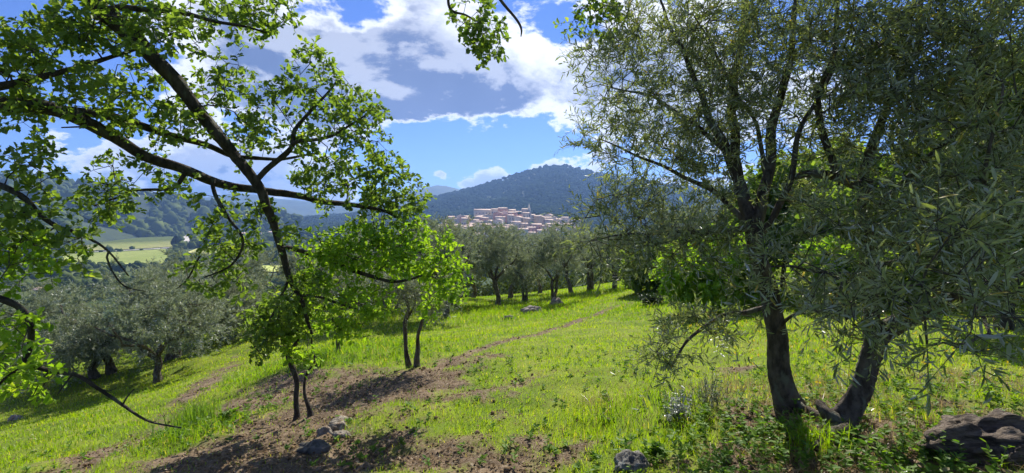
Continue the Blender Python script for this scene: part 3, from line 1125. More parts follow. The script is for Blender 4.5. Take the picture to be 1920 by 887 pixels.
def village():
    rs = np.random.default_rng(21)
    cols = [('wall_cream', 'cream'), ('wall_stone', 'grey stone'), ('wall_ochre', 'ochre'), ('wall_pink', 'pinkish'), ('wall_cream', 'cream'), ('wall_stone', 'grey stone')]
    taken = []
    # single buildings that stand out; (px, py of the base, depth)
    special = [
        (905, 414, 618, 22, 12, 13, 'wall_cream', 'long tall cream block at the top left of the village', 3, 5),
        (938, 410, 630, 11, 9, 10, 'wall_white', 'pale house on the crest right of the long cream block', 2, 3),
        (966, 408, 640, 17, 9, 7, 'wall_stone', 'grey house on the crest left of the church tower', 2, 4),
        (997, 440, 520, 9, 8, 9, 'wall_pink', 'bright pink house low on the right of the village', 3, 2),
        (983, 436, 530, 5, 6, 11, 'wall_ochre', 'narrow yellow ochre house beside the bright pink one', 3, 1),
        (972, 445, 500, 11, 8, 8, 'wall_cream', 'cream gabled house at the foot of the village above the olives', 2, 3),
        (1016, 445, 505, 10, 8, 9, 'wall_white', 'white house right of the bright pink one', 3, 3),
        (1046, 405, 640, 9, 8, 7, 'wall_white', 'white villa with red roof right of the church tower', 2, 2),
        (1062, 411, 620, 12, 9, 5, 'wall_white', 'low white villa below the white red-roofed villa', 1, 4),
        (878, 413, 600, 9, 8, 6, 'wall_white', 'small detached pale house left of the village crest', 2, 2),
        (822, 437, 560, 9, 8, 8, 'wall_white', 'tall pale house at the far left edge of the village', 2, 2),
        (836, 434, 570, 12, 9, 8, 'wall_stone', 'wide grey house beside the tall pale house at the village edge', 2, 4),
        (802, 414, 640, 6, 6, 4, 'wall_white', 'tiny white cottage alone among trees left of the village', 1, 2),
        (970, 371, 960, 8, 7, 3.5, 'wall_white', 'lone pale house high on the slope above the church', 1, 3),
        (868, 385, 850, 16, 9, 5, 'wall_cream', 'long low farmhouse in the woods above the village', 1, 4),
    ]
    for px, py, dep, w, d, h, wall, lab, fl, cl in special:
        p = P(px, py, dep)
        x, y = p[0], p[1]
        z = max(g1(x, y), float(hill_z('main', np.array([x]), np.array([y]))[0]))
        house((x, y, z), rs.uniform(-.3, .3), w, d, h, wall, lab, floors=fl, cols=cl, chimney=True)
        taken.append((x, y, w))
    n = 0
    ORD = ('leftmost', 'second', 'third', 'fourth', 'fifth', 'sixth', 'seventh', 'eighth', 'ninth', 'tenth', 'eleventh', 'twelfth', 'thirteenth', 'fourteenth', 'fifteenth', 'sixteenth', 'seventeenth', 'eighteenth', 'nineteenth', 'twentieth')
    ROWN = ('lowest', 'second', 'third', 'fourth', 'fifth', 'sixth', 'seventh', 'eighth', 'topmost')
    for row in range(9):
        k = 0
        dep = 470 + row * 17
        x = -114 + rs.uniform(0, 8)
        while x < 86:
            w = rs.uniform(6.5, 12)
            xc = x + w / 2
            x += w * rs.uniform(.85, 1.35)
            yy = dep + rs.uniform(-8, 8)
            if math.exp(-(((xc + 6 + (570 - yy) * .25) / 100) ** 2) - ((yy - 565) / 110.0) ** 2) < 0.45 or rs.uniform() < .1:
                continue
            if any(math.hypot(xc - a, yy - b) < (w + c) * .45 for a, b, c in taken):
                continue
            taken.append((xc, yy, w))
            wall, cn = cols[rs.integers(len(cols))]
            rot = rs.choice([0, 0, math.pi / 2]) + rs.normal(0, .3)
            house((xc, yy, g1(xc, yy)), rot, w, rs.uniform(7, 11), rs.uniform(6.5, 14), wall,
                  f'{cn} terracotta-roofed house, {ORD[k]}{"" if k == 0 else " from the left"} in the {ROWN[row]} row of the village', floors=int(rs.integers(2, 4)), cols=int(rs.integers(2, 4)),
                  chimney=rs.uniform() < .4, group='houses packed on the village hill')
            k += 1
    # farm houses in the valley on the left
    for px, py, dep, w, wall, lab in [(478, 440, 640, 14, 'wall_cream', 'cream farmhouse seen through the oak leaves in the valley'),
                                      (512, 436, 660, 12, 'wall_stone', 'grey stone barn seen through the oak leaves in the valley'),
                                      (455, 446, 600, 9, 'wall_white', 'small white house near the vines behind the oak leaves'),
                                      (262, 424, 800, 12, 'wall_white', 'white farmhouse at the foot of the wooded hill')]:
        p = P(px, py, dep)
        house((p[0], p[1], g1(p[0], p[1])), rs.uniform(-.4, .4), w, 8, 6, wall, lab, group='farmhouses in the valley', name='farmhouse', floors=2, cols=3, chimney=True)
    p = hit(88, 560)
    house(tuple(p), -.5, 9, 6, 3.2, 'wall_white', 'pale house half hidden behind the big grey olive tree', group='farmhouses in the valley', name='farmhouse', floors=1, cols=2, chimney=False)
    # church tower
    p = P(992, 412, 600)
    z = g1(p[0], p[1])
    root = empty('church_tower', (p[0], p[1], z), .2)
    tag(root, 'pale square church tower with pointed spire above the village roofs', 'tower')
    zt = P(992, 399, 600)[2] - z
    zp = P(992, 381, 600)[2] - z
    v, f = box(-2.6, 2.6, -2.6, 2.6, -5, zt - 1)
    mesh_obj('shaft', v, f, M['wall_cream'], root)
    v, f = box(-3.0, 3.0, -3.0, 3.0, zt - 1, zt - .4)
    mesh_obj('cornice', v, f, M['slate'], root)
    v = np.array([(-2.4, -2.4, zt - .4), (2.4, -2.4, zt - .4), (2.4, 2.4, zt - .4), (-2.4, 2.4, zt - .4), (0, 0, zp)])
    mesh_obj('spire', v, np.array([(0, 1, 4), (1, 2, 4), (2, 3, 4), (3, 0, 4)]), M['slate'], root)
    v, f = box(-.75, .75, -2.68, -2.5, zt - 5.5, zt - 2.2)
    mesh_obj('belfry_opening', v, f, M['shutter'], root)
    v, f = box(2.5, 2.68, -.75, .75, zt - 5.5, zt - 2.2)
    mesh_obj('belfry_opening', v, f, M['shutter'], root)


village()


# ------------------------------------------------------------------ lone trees in the valley
def conifer(name, label, px, py, dep, h, rad, seed, slim=False):
    p = P(px, py, dep)
    root = empty(name, (p[0], p[1], g1(p[0], p[1])))
    tag(root, label, 'tree')
    rs = np.random.default_rng(seed)
    v, q, t, c = tube([(0, 0, -.5, .3), (0, 0, h * .3, .25), (0, 0, h * .9, .05)], k=6, n=3, wob=0)
    mesh_obj('trunk', v, [q, t], M['oak_bark'], root)
    n = 1800
    u = rs.uniform(0, 1, n)
    prof = (np.sin(math.pi * np.clip(u, .02, 1) ** .62)) if not slim else np.minimum(1, (1 - u) * 4) * np.minimum(1, u * 6 + .4)
    a = rs.uniform(0, 6.28, n)
    rr = rad * prof * rs.uniform(.75, 1.05, n)
    pos = np.stack([rr * np.cos(a), rr * np.sin(a), h * (.1 + .9 * u)], -1)
    d = unit(np.stack([np.cos(a), np.sin(a), rs.uniform(.3, 1.2, n)], -1))
    add_leaves('crown', leaves(T_DIAM, pos, d, unit(rs.normal(0, 1, (n, 3))), np.full(n, rad * .45), np.full(n, rad * .3), rs.uniform(0, .8, n)), M['dark_leaf'], root)


conifer('conifer_tree', 'lone dark pointed conifer at the corner of the big vineyard', 330, 464, 455, 10.5, 3.2, 1)
conifer('cypress_tree', 'slim dark cypress in the striped vineyard, the taller of the pair', 399, 471, 410, 7.0, .9, 2, True)
conifer('cypress_tree', 'shorter slim cypress touching the taller one in the striped vineyard', 404, 471, 412, 5.8, .8, 3, True)


# ------------------------------------------------------------------ olive grove (middle distance): five shapes, each copied
def olive_proto(seed, h=3.9, w=3.6, stems=1, lean=0.0, nt=170, leaf=.10, thick=.12, nsh=5, nleaf=28, cbase=.30):
    rs = np.random.default_rng(seed)
    root = empty('olive_tree', (0, 0, 0))
    parts, skel, limbs = [], [], []
    for s in range(stems):
        a = rs.uniform(0, 6.28)
        bx, by = (0.22 * math.cos(a), .22 * math.sin(a)) if stems > 1 else (0, 0)
        fork = h * rs.uniform(.26, .36)
        r = thick * (1 if stems == 1 else .62)
        ln = lean + rs.normal(0, .08)
        tx, ty = bx + ln * fork, by + rs.normal(0, .1)
        v, q, t, c = tube([(bx * .8, by * .8, -.3, r * 1.7), (bx, by, .02, r * 1.35), (bx + ln * .15, by, fork * .3, r), ((bx + tx) / 2 + rs.normal(0, .06), (by + ty) / 2, fork * .65, r * .92), (tx, ty, fork, r * .95)],
                          k=10, n=5, wob=.025, knob=.14, seed=seed + s)
        parts.append((v, q, t))
        skel.append(c[4:, :3])
        nl = 4 if stems == 1 else 2
        a0 = rs.uniform(0, 6.28)
        for k in range(nl):
            a = a0 + k * 6.28 / nl + rs.normal(0, .25)
            ex, ey, ez = tx + math.cos(a) * w * .33, ty + math.sin(a) * w * .33, h * rs.uniform(.62, .82)
            v, q, t, c = tube([(tx, ty, fork * .92, r * .62), (tx + math.cos(a) * w * .10, ty + math.sin(a) * w * .10, fork + (ez - fork) * .35, r * .5),
                               (tx + math.cos(a) * w * .24, ty + math.sin(a) * w * .24, fork + (ez - fork) * .62, r * .33), (ex, ey, ez, r * .14)], k=7, n=4, wob=.04, knob=.1, seed=seed * 7 + k)
            limbs.append((v, q, t))
            skel.append(c[3:, :3])
    v, f = join(parts)
    mesh_obj('trunk', v, f, M['olive_bark'], root, smooth_=True)
    # crown: a few overlapping lobes, uneven
    lob = []
    for k in range(9):
        a = rs.uniform(0, 6.28)
        rr = w * .5 * rs.uniform(.25, .68)
        lob.append((lean * h * .3 + rr * math.cos(a), rr * math.sin(a), h * rs.uniform(cbase + .14, .84), w * rs.uniform(.17, .27)))
    lob.append((lean * h * .3, 0, h * .78, w * .27))
    tg = []
    while len(tg) < nt:
        x, y, z, r_ = lob[rs.integers(len(lob))]
        d = unit(rs.normal(0, 1, 3)) * r_ * rs.uniform(.55, 1.0)
        q = np.array([x, y, z]) + d * np.array([1, 1, .85])
        if q[2] > h * cbase * .8:
            tg.append(q)
    seg, tips, td = grow(np.concatenate(skel), np.array(tg), step=.25, wig=.3, tip=.004, rmax=.035, rs=rs)
    v2, f2 = segs_mesh(*seg, k=4)
    v, f = join(limbs + [(v2, f2)])
    mesh_obj('branches', v, f, M['olive_bark'], root)
    td = unit(td + 0.4 * unit(tips - np.array([0, 0, h * .55])))
    lv, sh = sprays(tips, td, nsh, .42, nleaf, leaf, leaf * .27, spread=.75, rs=rs, tmpl=T_DIAM)
    add_leaves('crown', lv, M['grove_leaf'], root)
    return root


PROTO = [olive_proto(101, 3.9, 3.6, 1, -.18), olive_proto(102, 3.8, 4.0, 1, .1), olive_proto(103, 3.3, 3.0, 2, .12, nt=140),
         olive_proto(104, 4.0, 4.4, 1, .05, thick=.2), olive_proto(105, 3.5, 3.6, 2, -.05, nt=150)]
PROTO += [olive_proto(106, 3.4, 5.0, 1, -.1, nt=260, thick=.105, cbase=.12), olive_proto(107, 3.0, 4.4, 2, .1, nt=230, thick=.2, cbase=.10), olive_proto(108, 4.3, 3.2, 1, .2, nt=150, cbase=.34)]
used = set()
GROVE = [  # px of the base, depth, shape, scale, turn, label
    (934, 22.0, 0, .98, 0.0, 'grey green olive with dark leaning trunk in tall grass below the village'),
    (957, 27.0, 7, 1.0, 1.0, 'olive tree with thick trunk just behind the leaning one in tall grass'),
    (985, 24.5, 2, .95, 2.2, 'small open olive with thin dark stem right of the leaning olive'),
    (1043, 21.5, 4, 1.02, 0.3, 'forked olive growing out of a pale stone in the grass'),
    (1072, 27.5, 7, 1.0, 2.5, 'dark olive right behind the forked one with the stone'),
    (1108, 28.0, 3, 1.0, 4.0, 'olive tree on the grassy rise beside the tip of the near olive leaves'),
    (1150, 25.5, 4, 1.0, 1.2, 'olive half hidden behind the hanging leaves of the near olive'),
    (836, 16.8, 0, .90, 0.4, 'olive with curved dark trunk right of the twin-stemmed sapling'),
    (850, 20.5, 3, .92, 2.0, 'olive standing close behind the curved-trunk olive'),
    (722, 17.5, 1, .92, 3.0, 'olive with pale slanting trunk behind the bright oak leaves'),
    (752, 19.5, 2, 1.0, 0.5, 'slim olive behind the twin-stemmed sapling'),
    (888, 30.0, 7, 1.1, 5.0, 'olive deep in the grove left of the leaning olive'),
    (800, 27.0, 1, 1.0, 5.6, 'olive at the back of the grove behind the bright oak leaves'),
    (660, 21.0, 4, 1.0, 3.6, 'olive behind the single dark stem in the weeds'),
    (1012, 31.0, 0, 1.0, 3.3, 'olive at the back of the grove between the small one and the forked one'),
    (284, 13.2, 5, .88, 2.0, 'grey olive with slim dark forked trunk on the left slope'),
    (318, 15.6, 3, .86, 0.8, 'big grey olive with thick pale trunk behind the slim forked one'),
    (180, 14.5, 6, .92, 2.8, 'spreading grey olive left of the big thick-trunked one'),
    (70, 18.5, 5, .95, 1.4, 'grey olive at the far left behind the low oak branch'),
    (405, 18.0, 6, 1.05, 4.4, 'purplish grey olive right of the big thick-trunked one'),
    (470, 21.5, 0, 1.0, 2.6, 'olive behind the hanging oak leaves above the grassy path'),
    (560, 22.0, 2, 1.1, 5.2, 'olive behind the drooping oak limb'),
    (1265, 24.0, 1, 1.05, 0.2, 'olive behind the bright green shrub beyond the near trunks'),
    (1370, 23.0, 3, 1.0, 1.9, 'olive beyond the meadow between the two near trunks'),
    (1500, 20.0, 4, 1.1, 3.1, 'olive in the shade beyond the right-hand near trunk'),
]
for px, dep, k, s, rz, lab in GROVE:
    if k in used:
        o = copy_tree(PROTO[k])
    else:
        used.add(k)
        o = PROTO[k]
    o.location = tuple(on_ground(px, dep))
    o.rotation_euler = (0, 0, rz if k else rz * .3)
    o.scale = (s,) * 3
    tag(o, lab, 'olive tree', 'olive trees of the grove')


# ------------------------------------------------------------------ hanging oak
def build_big_oak():
    tp = on_ground(-300, 3.3)
    bx, by, bz = tp
    root = empty('oak_tree', tp)
    tag(root, 'big oak reaching in from the left with dark limbs and lobed leaves', 'oak tree')
    inv = -np.array(tp)

    def loc(a):
        return np.asarray(a) + inv
    top = np.array((bx + .15, by, 4.6))
    trunk = [(bx, by, bz - .3, .34), (bx, by, bz + .1, .27), (bx + .05, by, .6, .22), (bx + .02, by + .05, 1.8, .20), (bx + .1, by, 3.2, .17), (*top, .13), (bx + .4, by + .1, 6.0, .06)]
    v, q, t, c = tube(trunk, k=14, n=6, wob=.03, knob=.12, seed=1)
    mesh_obj('trunk', loc(v), [q, t], M['oak_bark'], root, smooth_=True)
    skel = [c[:, :3]]

    def at(z):
        i = int(np.argmin(abs(c[:, 2] - z)))
        return (*c[i, :3],)
    OL = lambda rows: limb(rows, 0.66)
    L1 = [(*at(3.0), .11)] + OL([(40, -120, 3.5, 50), (150, -20, 3.7, 44), (230, 60, 3.8, 40), (330, 150, 4.0, 36), (400, 235, 4.2, 34), (440, 290, 4.3, 32),
                                   (485, 352, 4.4, 29), (500, 400, 4.5, 23), (525, 465, 4.6, 19), (545, 520, 4.7, 15), (572, 575, 4.8, 11), (588, 625, 4.85, 6)])
    L2 = [(*at(2.4), .12)] + OL([(-90, 175, 3.5, 54), (0, 190, 3.7, 46), (90, 205, 3.8, 42), (200, 252, 4.0, 34), (270, 290, 4.1, 30), (350, 322, 4.25, 26), (430, 347, 4.5, 22),
                                   (490, 352, 4.6, 19), (560, 368, 4.75, 17), (620, 381, 4.9, 15), (700, 392, 5.0, 11), (775, 425, 5.2, 6)])
    rest = {
        'a': OL([(90, 206, 3.8, 26), (200, 214, 4.0, 24), (300, 243, 4.15, 22), (380, 272, 4.35, 17), (440, 296, 4.5, 13), (520, 300, 4.7, 8), (600, 290, 4.9, 5)]),
        'b': [(*at(2.6), .06)] + OL([(-80, 170, 3.5, 28), (0, 165, 3.6, 24), (70, 150, 3.7, 20), (150, 120, 3.85, 15), (230, 100, 4.0, 9), (330, 60, 4.2, 5)]),
        'c': OL([(478, 345, 4.4, 16), (515, 308, 4.45, 15), (548, 270, 4.5, 13), (556, 235, 4.55, 10), (600, 190, 4.65, 7), (640, 140, 4.75, 4)]),
        'd': OL([(548, 270, 4.5, 10), (600, 265, 4.6, 9), (650, 235, 4.7, 6), (700, 200, 4.8, 4)]),
        'e': OL([(400, 335, 4.35, 11), (405, 365, 4.35, 11), (432, 410, 4.4, 9), (452, 455, 4.4, 7), (430, 500, 4.4, 6), (385, 520, 4.45, 4)]),
        'f': [(*at(1.25), .07)] + OL([(-60, 545, 3.0, 22), (0, 556, 3.05, 19), (45, 578, 3.1, 16), (63, 612, 3.1, 15), (56, 650, 3.15, 14), (50, 672, 3.15, 13), (95, 694, 3.2, 12),
                                        (135, 702, 3.2, 10), (180, 728, 3.25, 9), (230, 762, 3.3, 8), (280, 792, 3.3, 6), (342, 804, 3.3, 4)]),
        'g': OL([(50, 672, 3.15, 10), (30, 695, 3.1, 8), (5, 720, 3.05, 7), (-30, 790, 3.0, 4)]),
        'h': [(*at(1.9), .06)] + OL([(-70, 330, 3.3, 22), (0, 345, 3.35, 18), (45, 368, 3.4, 16), (75, 400, 3.45, 13), (110, 420, 3.5, 11), (150, 432, 3.55, 9), (195, 462, 3.6, 6), (240, 520, 3.6, 3)]),
        'i': OL([(527, 465, 4.6, 14), (570, 472, 4.75, 12), (640, 500, 4.9, 11), (700, 520, 5.0, 10), (760, 522, 5.05, 8), (830, 505, 5.1, 5), (870, 500, 5.1, 3)]),
        'j': OL([(560, 555, 4.78, 9), (610, 562, 4.8, 8), (660, 580, 4.85, 6), (700, 600, 4.9, 4)]),
        'k': OL([(545, 520, 4.7, 9), (530, 560, 4.7, 8), (500, 610, 4.75, 6), (475, 650, 4.8, 4)]),
        'l': OL([(200, 20, 3.75, 18), (300, 20, 3.9, 15), (400, 40, 4.1, 10), (500, 60, 4.3, 5)]),
        'm': OL([(350, 322, 4.25, 12), (320, 350, 4.2, 9), (250, 355, 4.2, 7), (225, 370, 4.2, 6), (180, 390, 4.2, 4)]),
        'n': OL([(270, 288, 4.1, 12), (240, 265, 4.05, 9), (195, 240, 4.0, 7), (110, 240, 3.95, 4)]),
        'o': [(*at(4.4), .10)] + OL([(-60, -260, 3.5, 44), (200, -300, 3.7, 36), (500, -270, 3.9, 28), (760, -190, 4.0, 20), (880, -90, 4.1, 13), (940, -10, 4.15, 9), (975, 45, 4.2, 7), (978, 68, 4.2, 3)]),
        'p': OL([(830, -140, 4.05, 12), (838, -40, 4.1, 8), (842, 15, 4.1, 7), (875, 28, 4.15, 5), (900, 45, 4.2, 3)]),
        'q': OL([(860, -120, 4.1, 12), (1000, -130, 4.3, 9), (1090, -60, 4.4, 6), (1120, 20, 4.45, 3)]),
        's': OL([(205, 470, 3.6, 6), (215, 505, 3.6, 5), (235, 535, 3.6, 4), (272, 545, 3.6, 2)]),
        'u': OL([(375, 480, 4.4, 5), (350, 520, 4.4, 4), (330, 540, 4.4, 2)]),
        'x': OL([(95, 694, 3.2, 6), (75, 715, 3.2, 5), (62, 745, 3.2, 2)]), 'y': OL([(135, 702, 3.2, 5), (118, 722, 3.15, 4), (108, 738, 3.15, 2)]), 'z': OL([(180, 728, 3.25, 4), (205, 735, 3.3, 3), (222, 728, 3.3, 1.5)]),
        'w': OL([(230, 762, 3.3, 5), (238, 745, 3.3, 4), (250, 730, 3.3, 2.5)]),
    }
    for nm, rows in [('1', L1), ('2', L2)] + list(rest.items()):
        v, q, t, c2 = tube(rows, k=10, n=8, wob=.016, knob=.15, seed=sum(map(ord, nm)))
        mesh_obj('limb', loc(v), [q, t], M['oak_bark'], root, smooth_=True)
        if nm not in ('s', 'w', 'x', 'y', 'z'):
            skel.append(c2[8:, :3] if len(c2) > 14 else c2[:, :3])
    rs = np.random.default_rng(5)
    tg = blob_targets([
        (60, 90, 130, 80, 3.7, .4, 60), (230, 40, 150, 60, 3.9, .5, 56), (400, 40, 130, 60, 4.2, .5, 44), (500, 30, 60, 40, 4.3, .3, 11),
        (120, 170, 110, 60, 3.8, .4, 29), (260, 180, 80, 70, 4.1, .4, 27), (400, 160, 70, 60, 4.2, .4, 19), (330, 230, 80, 50, 4.2, .4, 19),
        (560, 160, 60, 50, 4.6, .3, 11), (640, 190, 70, 70, 4.7, .4, 27), (600, 260, 90, 60, 4.6, .4, 32), (690, 220, 40, 50, 4.8, .3, 11), (590, 110, 45, 30, 4.7, .3, 7),
        (490, 200, 60, 60, 4.4, .4, 14), (460, 260, 60, 50, 4.4, .4, 13), (680, 300, 60, 50, 4.9, .4, 16),
        (640, 345, 90, 50, 4.9, .4, 29), (740, 360, 60, 60, 5.2, .4, 35), (720, 410, 70, 40, 5.2, .4, 27), (780, 400, 25, 50, 5.3, .3, 8), (590, 330, 60, 45, 4.7, .3, 14),
        (60, 320, 80, 40, 3.4, .3, 11), (40, 400, 90, 60, 3.4, .3, 14), (110, 455, 80, 35, 3.5, .3, 12), (30, 470, 60, 40, 3.3, .3, 6), (200, 380, 80, 40, 4.1, .3, 16), (330, 350, 70, 25, 4.2, .3, 8),
        (250, 320, 90, 30, 4.0, .3, 10), (420, 420, 45, 60, 4.4, .3, 18), (400, 520, 60, 40, 4.5, .3, 13), (455, 500, 50, 50, 4.5, .3, 11), (510, 420, 40, 60, 4.55, .3, 13),
        (30, 220, 60, 50, 3.6, .3, 8), (900, 30, 45, 40, 4.15, .2, 13), (910, 80, 40, 28, 4.15, .2, 13), (1120, 30, 50, 45, 4.4, .25, 18), (1130, -60, 90, 60, 4.4, .4, 13), (700, -160, 250, 60, 4, .5, 32), (200, -180, 260, 80, 3.6, .6, 40),
        (-250, 0, 200, 300, 3.2, .7, 64), (-150, 380, 80, 150, 3.0, .4, 11),
        (520, 590, 60, 50, 4.75, .3, 19), (490, 640, 40, 30, 4.8, .25, 10), (590, 540, 50, 50, 4.8, .3, 14),
    ], rs)
    young = blob_targets([
        (690, 470, 80, 55, 5.0, .35, 46), (780, 480, 70, 60, 5.1, .35, 54), (840, 520, 45, 40, 5.1, .3, 26), (620, 500, 60, 50, 4.9, .3, 24), (650, 590, 60, 35, 4.85, .3, 30), (600, 460, 50, 40, 4.8, .3, 16),
        (700, 560, 50, 30, 4.9, .3, 12), (560, 640, 50, 40, 4.85, .25, 14), (820, 570, 30, 25, 5.1, .2, 6), (50, 495, 60, 35, 3.3, .3, 11), (15, 610, 45, 50, 3.1, .25, 10), (55, 705, 45, 35, 3.2, .25, 12), (-20, 660, 40, 70, 3.0, .25, 8)], rs)
    sk = np.concatenate(skel)
    allt = np.concatenate([tg, young])
    seg, tips, td = grow(sk, allt, step=.10, wig=.35, tip=.0024, rmax=.016, rs=rs)
    v, f = segs_mesh(*seg, k=5)
    mesh_obj('twigs', loc(v), f, M['oak_bark'], root)
    # which tips carry young, paler leaves
    dmin = np.array([np.min(np.sum((young - t) ** 2, 1)) for t in tips])
    yg = dmin < .02
    for mask, mat, nm in ((~yg, 'oak_leaf', 'crown'), (yg, 'oak_leaf_young', 'bright_leaves')):
        lv, sh = sprays(tips[mask], td[mask], 3, .13, 7, .061, .046, spread=.95, mode='oak', rs=rs, tmpl=T_OAK, up=.15)
        v, fs, rn = lv
        mesh_obj(nm, loc(v), fs, M[mat], root, rnd=rn)
        v, f = segs_mesh(sh[0], sh[1], np.full(len(sh[0]), .0018), np.full(len(sh[0]), .001), 3)
        mesh_obj('shoots', loc(v), f, M['twig'], root)


build_big_oak()


# ------------------------------------------------------------------ near olives on the right
def near_olive(name, label, base, limbs, rows, seed, sp=None, roots=()):
    b = np.array(limbs[0][0][:3])
    g = np.array((b[0], b[1], g1(b[0], b[1])))
    root = empty(name, g)
    tag(root, label, 'olive tree')
    skel = []
    rs = np.random.default_rng(seed)
    for i, rw in enumerate(limbs):
        v, q, t, c = tube(rw, k=28 if i == 0 else 10, n=12 if i == 0 else 6, wob=.02 if i else .014, knob=.13 if i == 0 else .10, seed=seed + i)
        mesh_obj('trunk' if i == 0 else 'limb', v - g, [q, t], M['olive_bark'], root, smooth_=True)
        skel.append(c[(40 if i == 0 else 4):, :3])
    for i, rw in enumerate(roots):
        v, q, t, c = tube(rw, k=9, n=5, wob=.03, knob=.25, seed=seed + 50 + i)
        mesh_obj('root', v - g, [q, t], M['olive_bark'], root, smooth_=True)
    tg = blob_targets(rows, rs)
    seg, tips, td = grow(np.concatenate(skel), tg, step=.13, wig=.35, tip=.0021, rmax=.014, rs=rs)
    v, f = segs_mesh(*seg, k=5)
    mesh_obj('twigs', v - g, f, M['twig'], root)
    lv, sh = sprays(tips, td, 4, .25, 12, .058, .0115, spread=.75, rs=rs, up=.12, tmpl=T_OLIVE)
    mesh_obj('crown', lv[0] - g, lv[1], M['olive_leaf'], root, rnd=lv[2])
    v, f = segs_mesh(sh[0], sh[1], np.full(len(sh[0]), .0018), np.full(len(sh[0]), .0008), 3)
    mesh_obj('shoots', v - g, f, M['twig'], root)
    return root


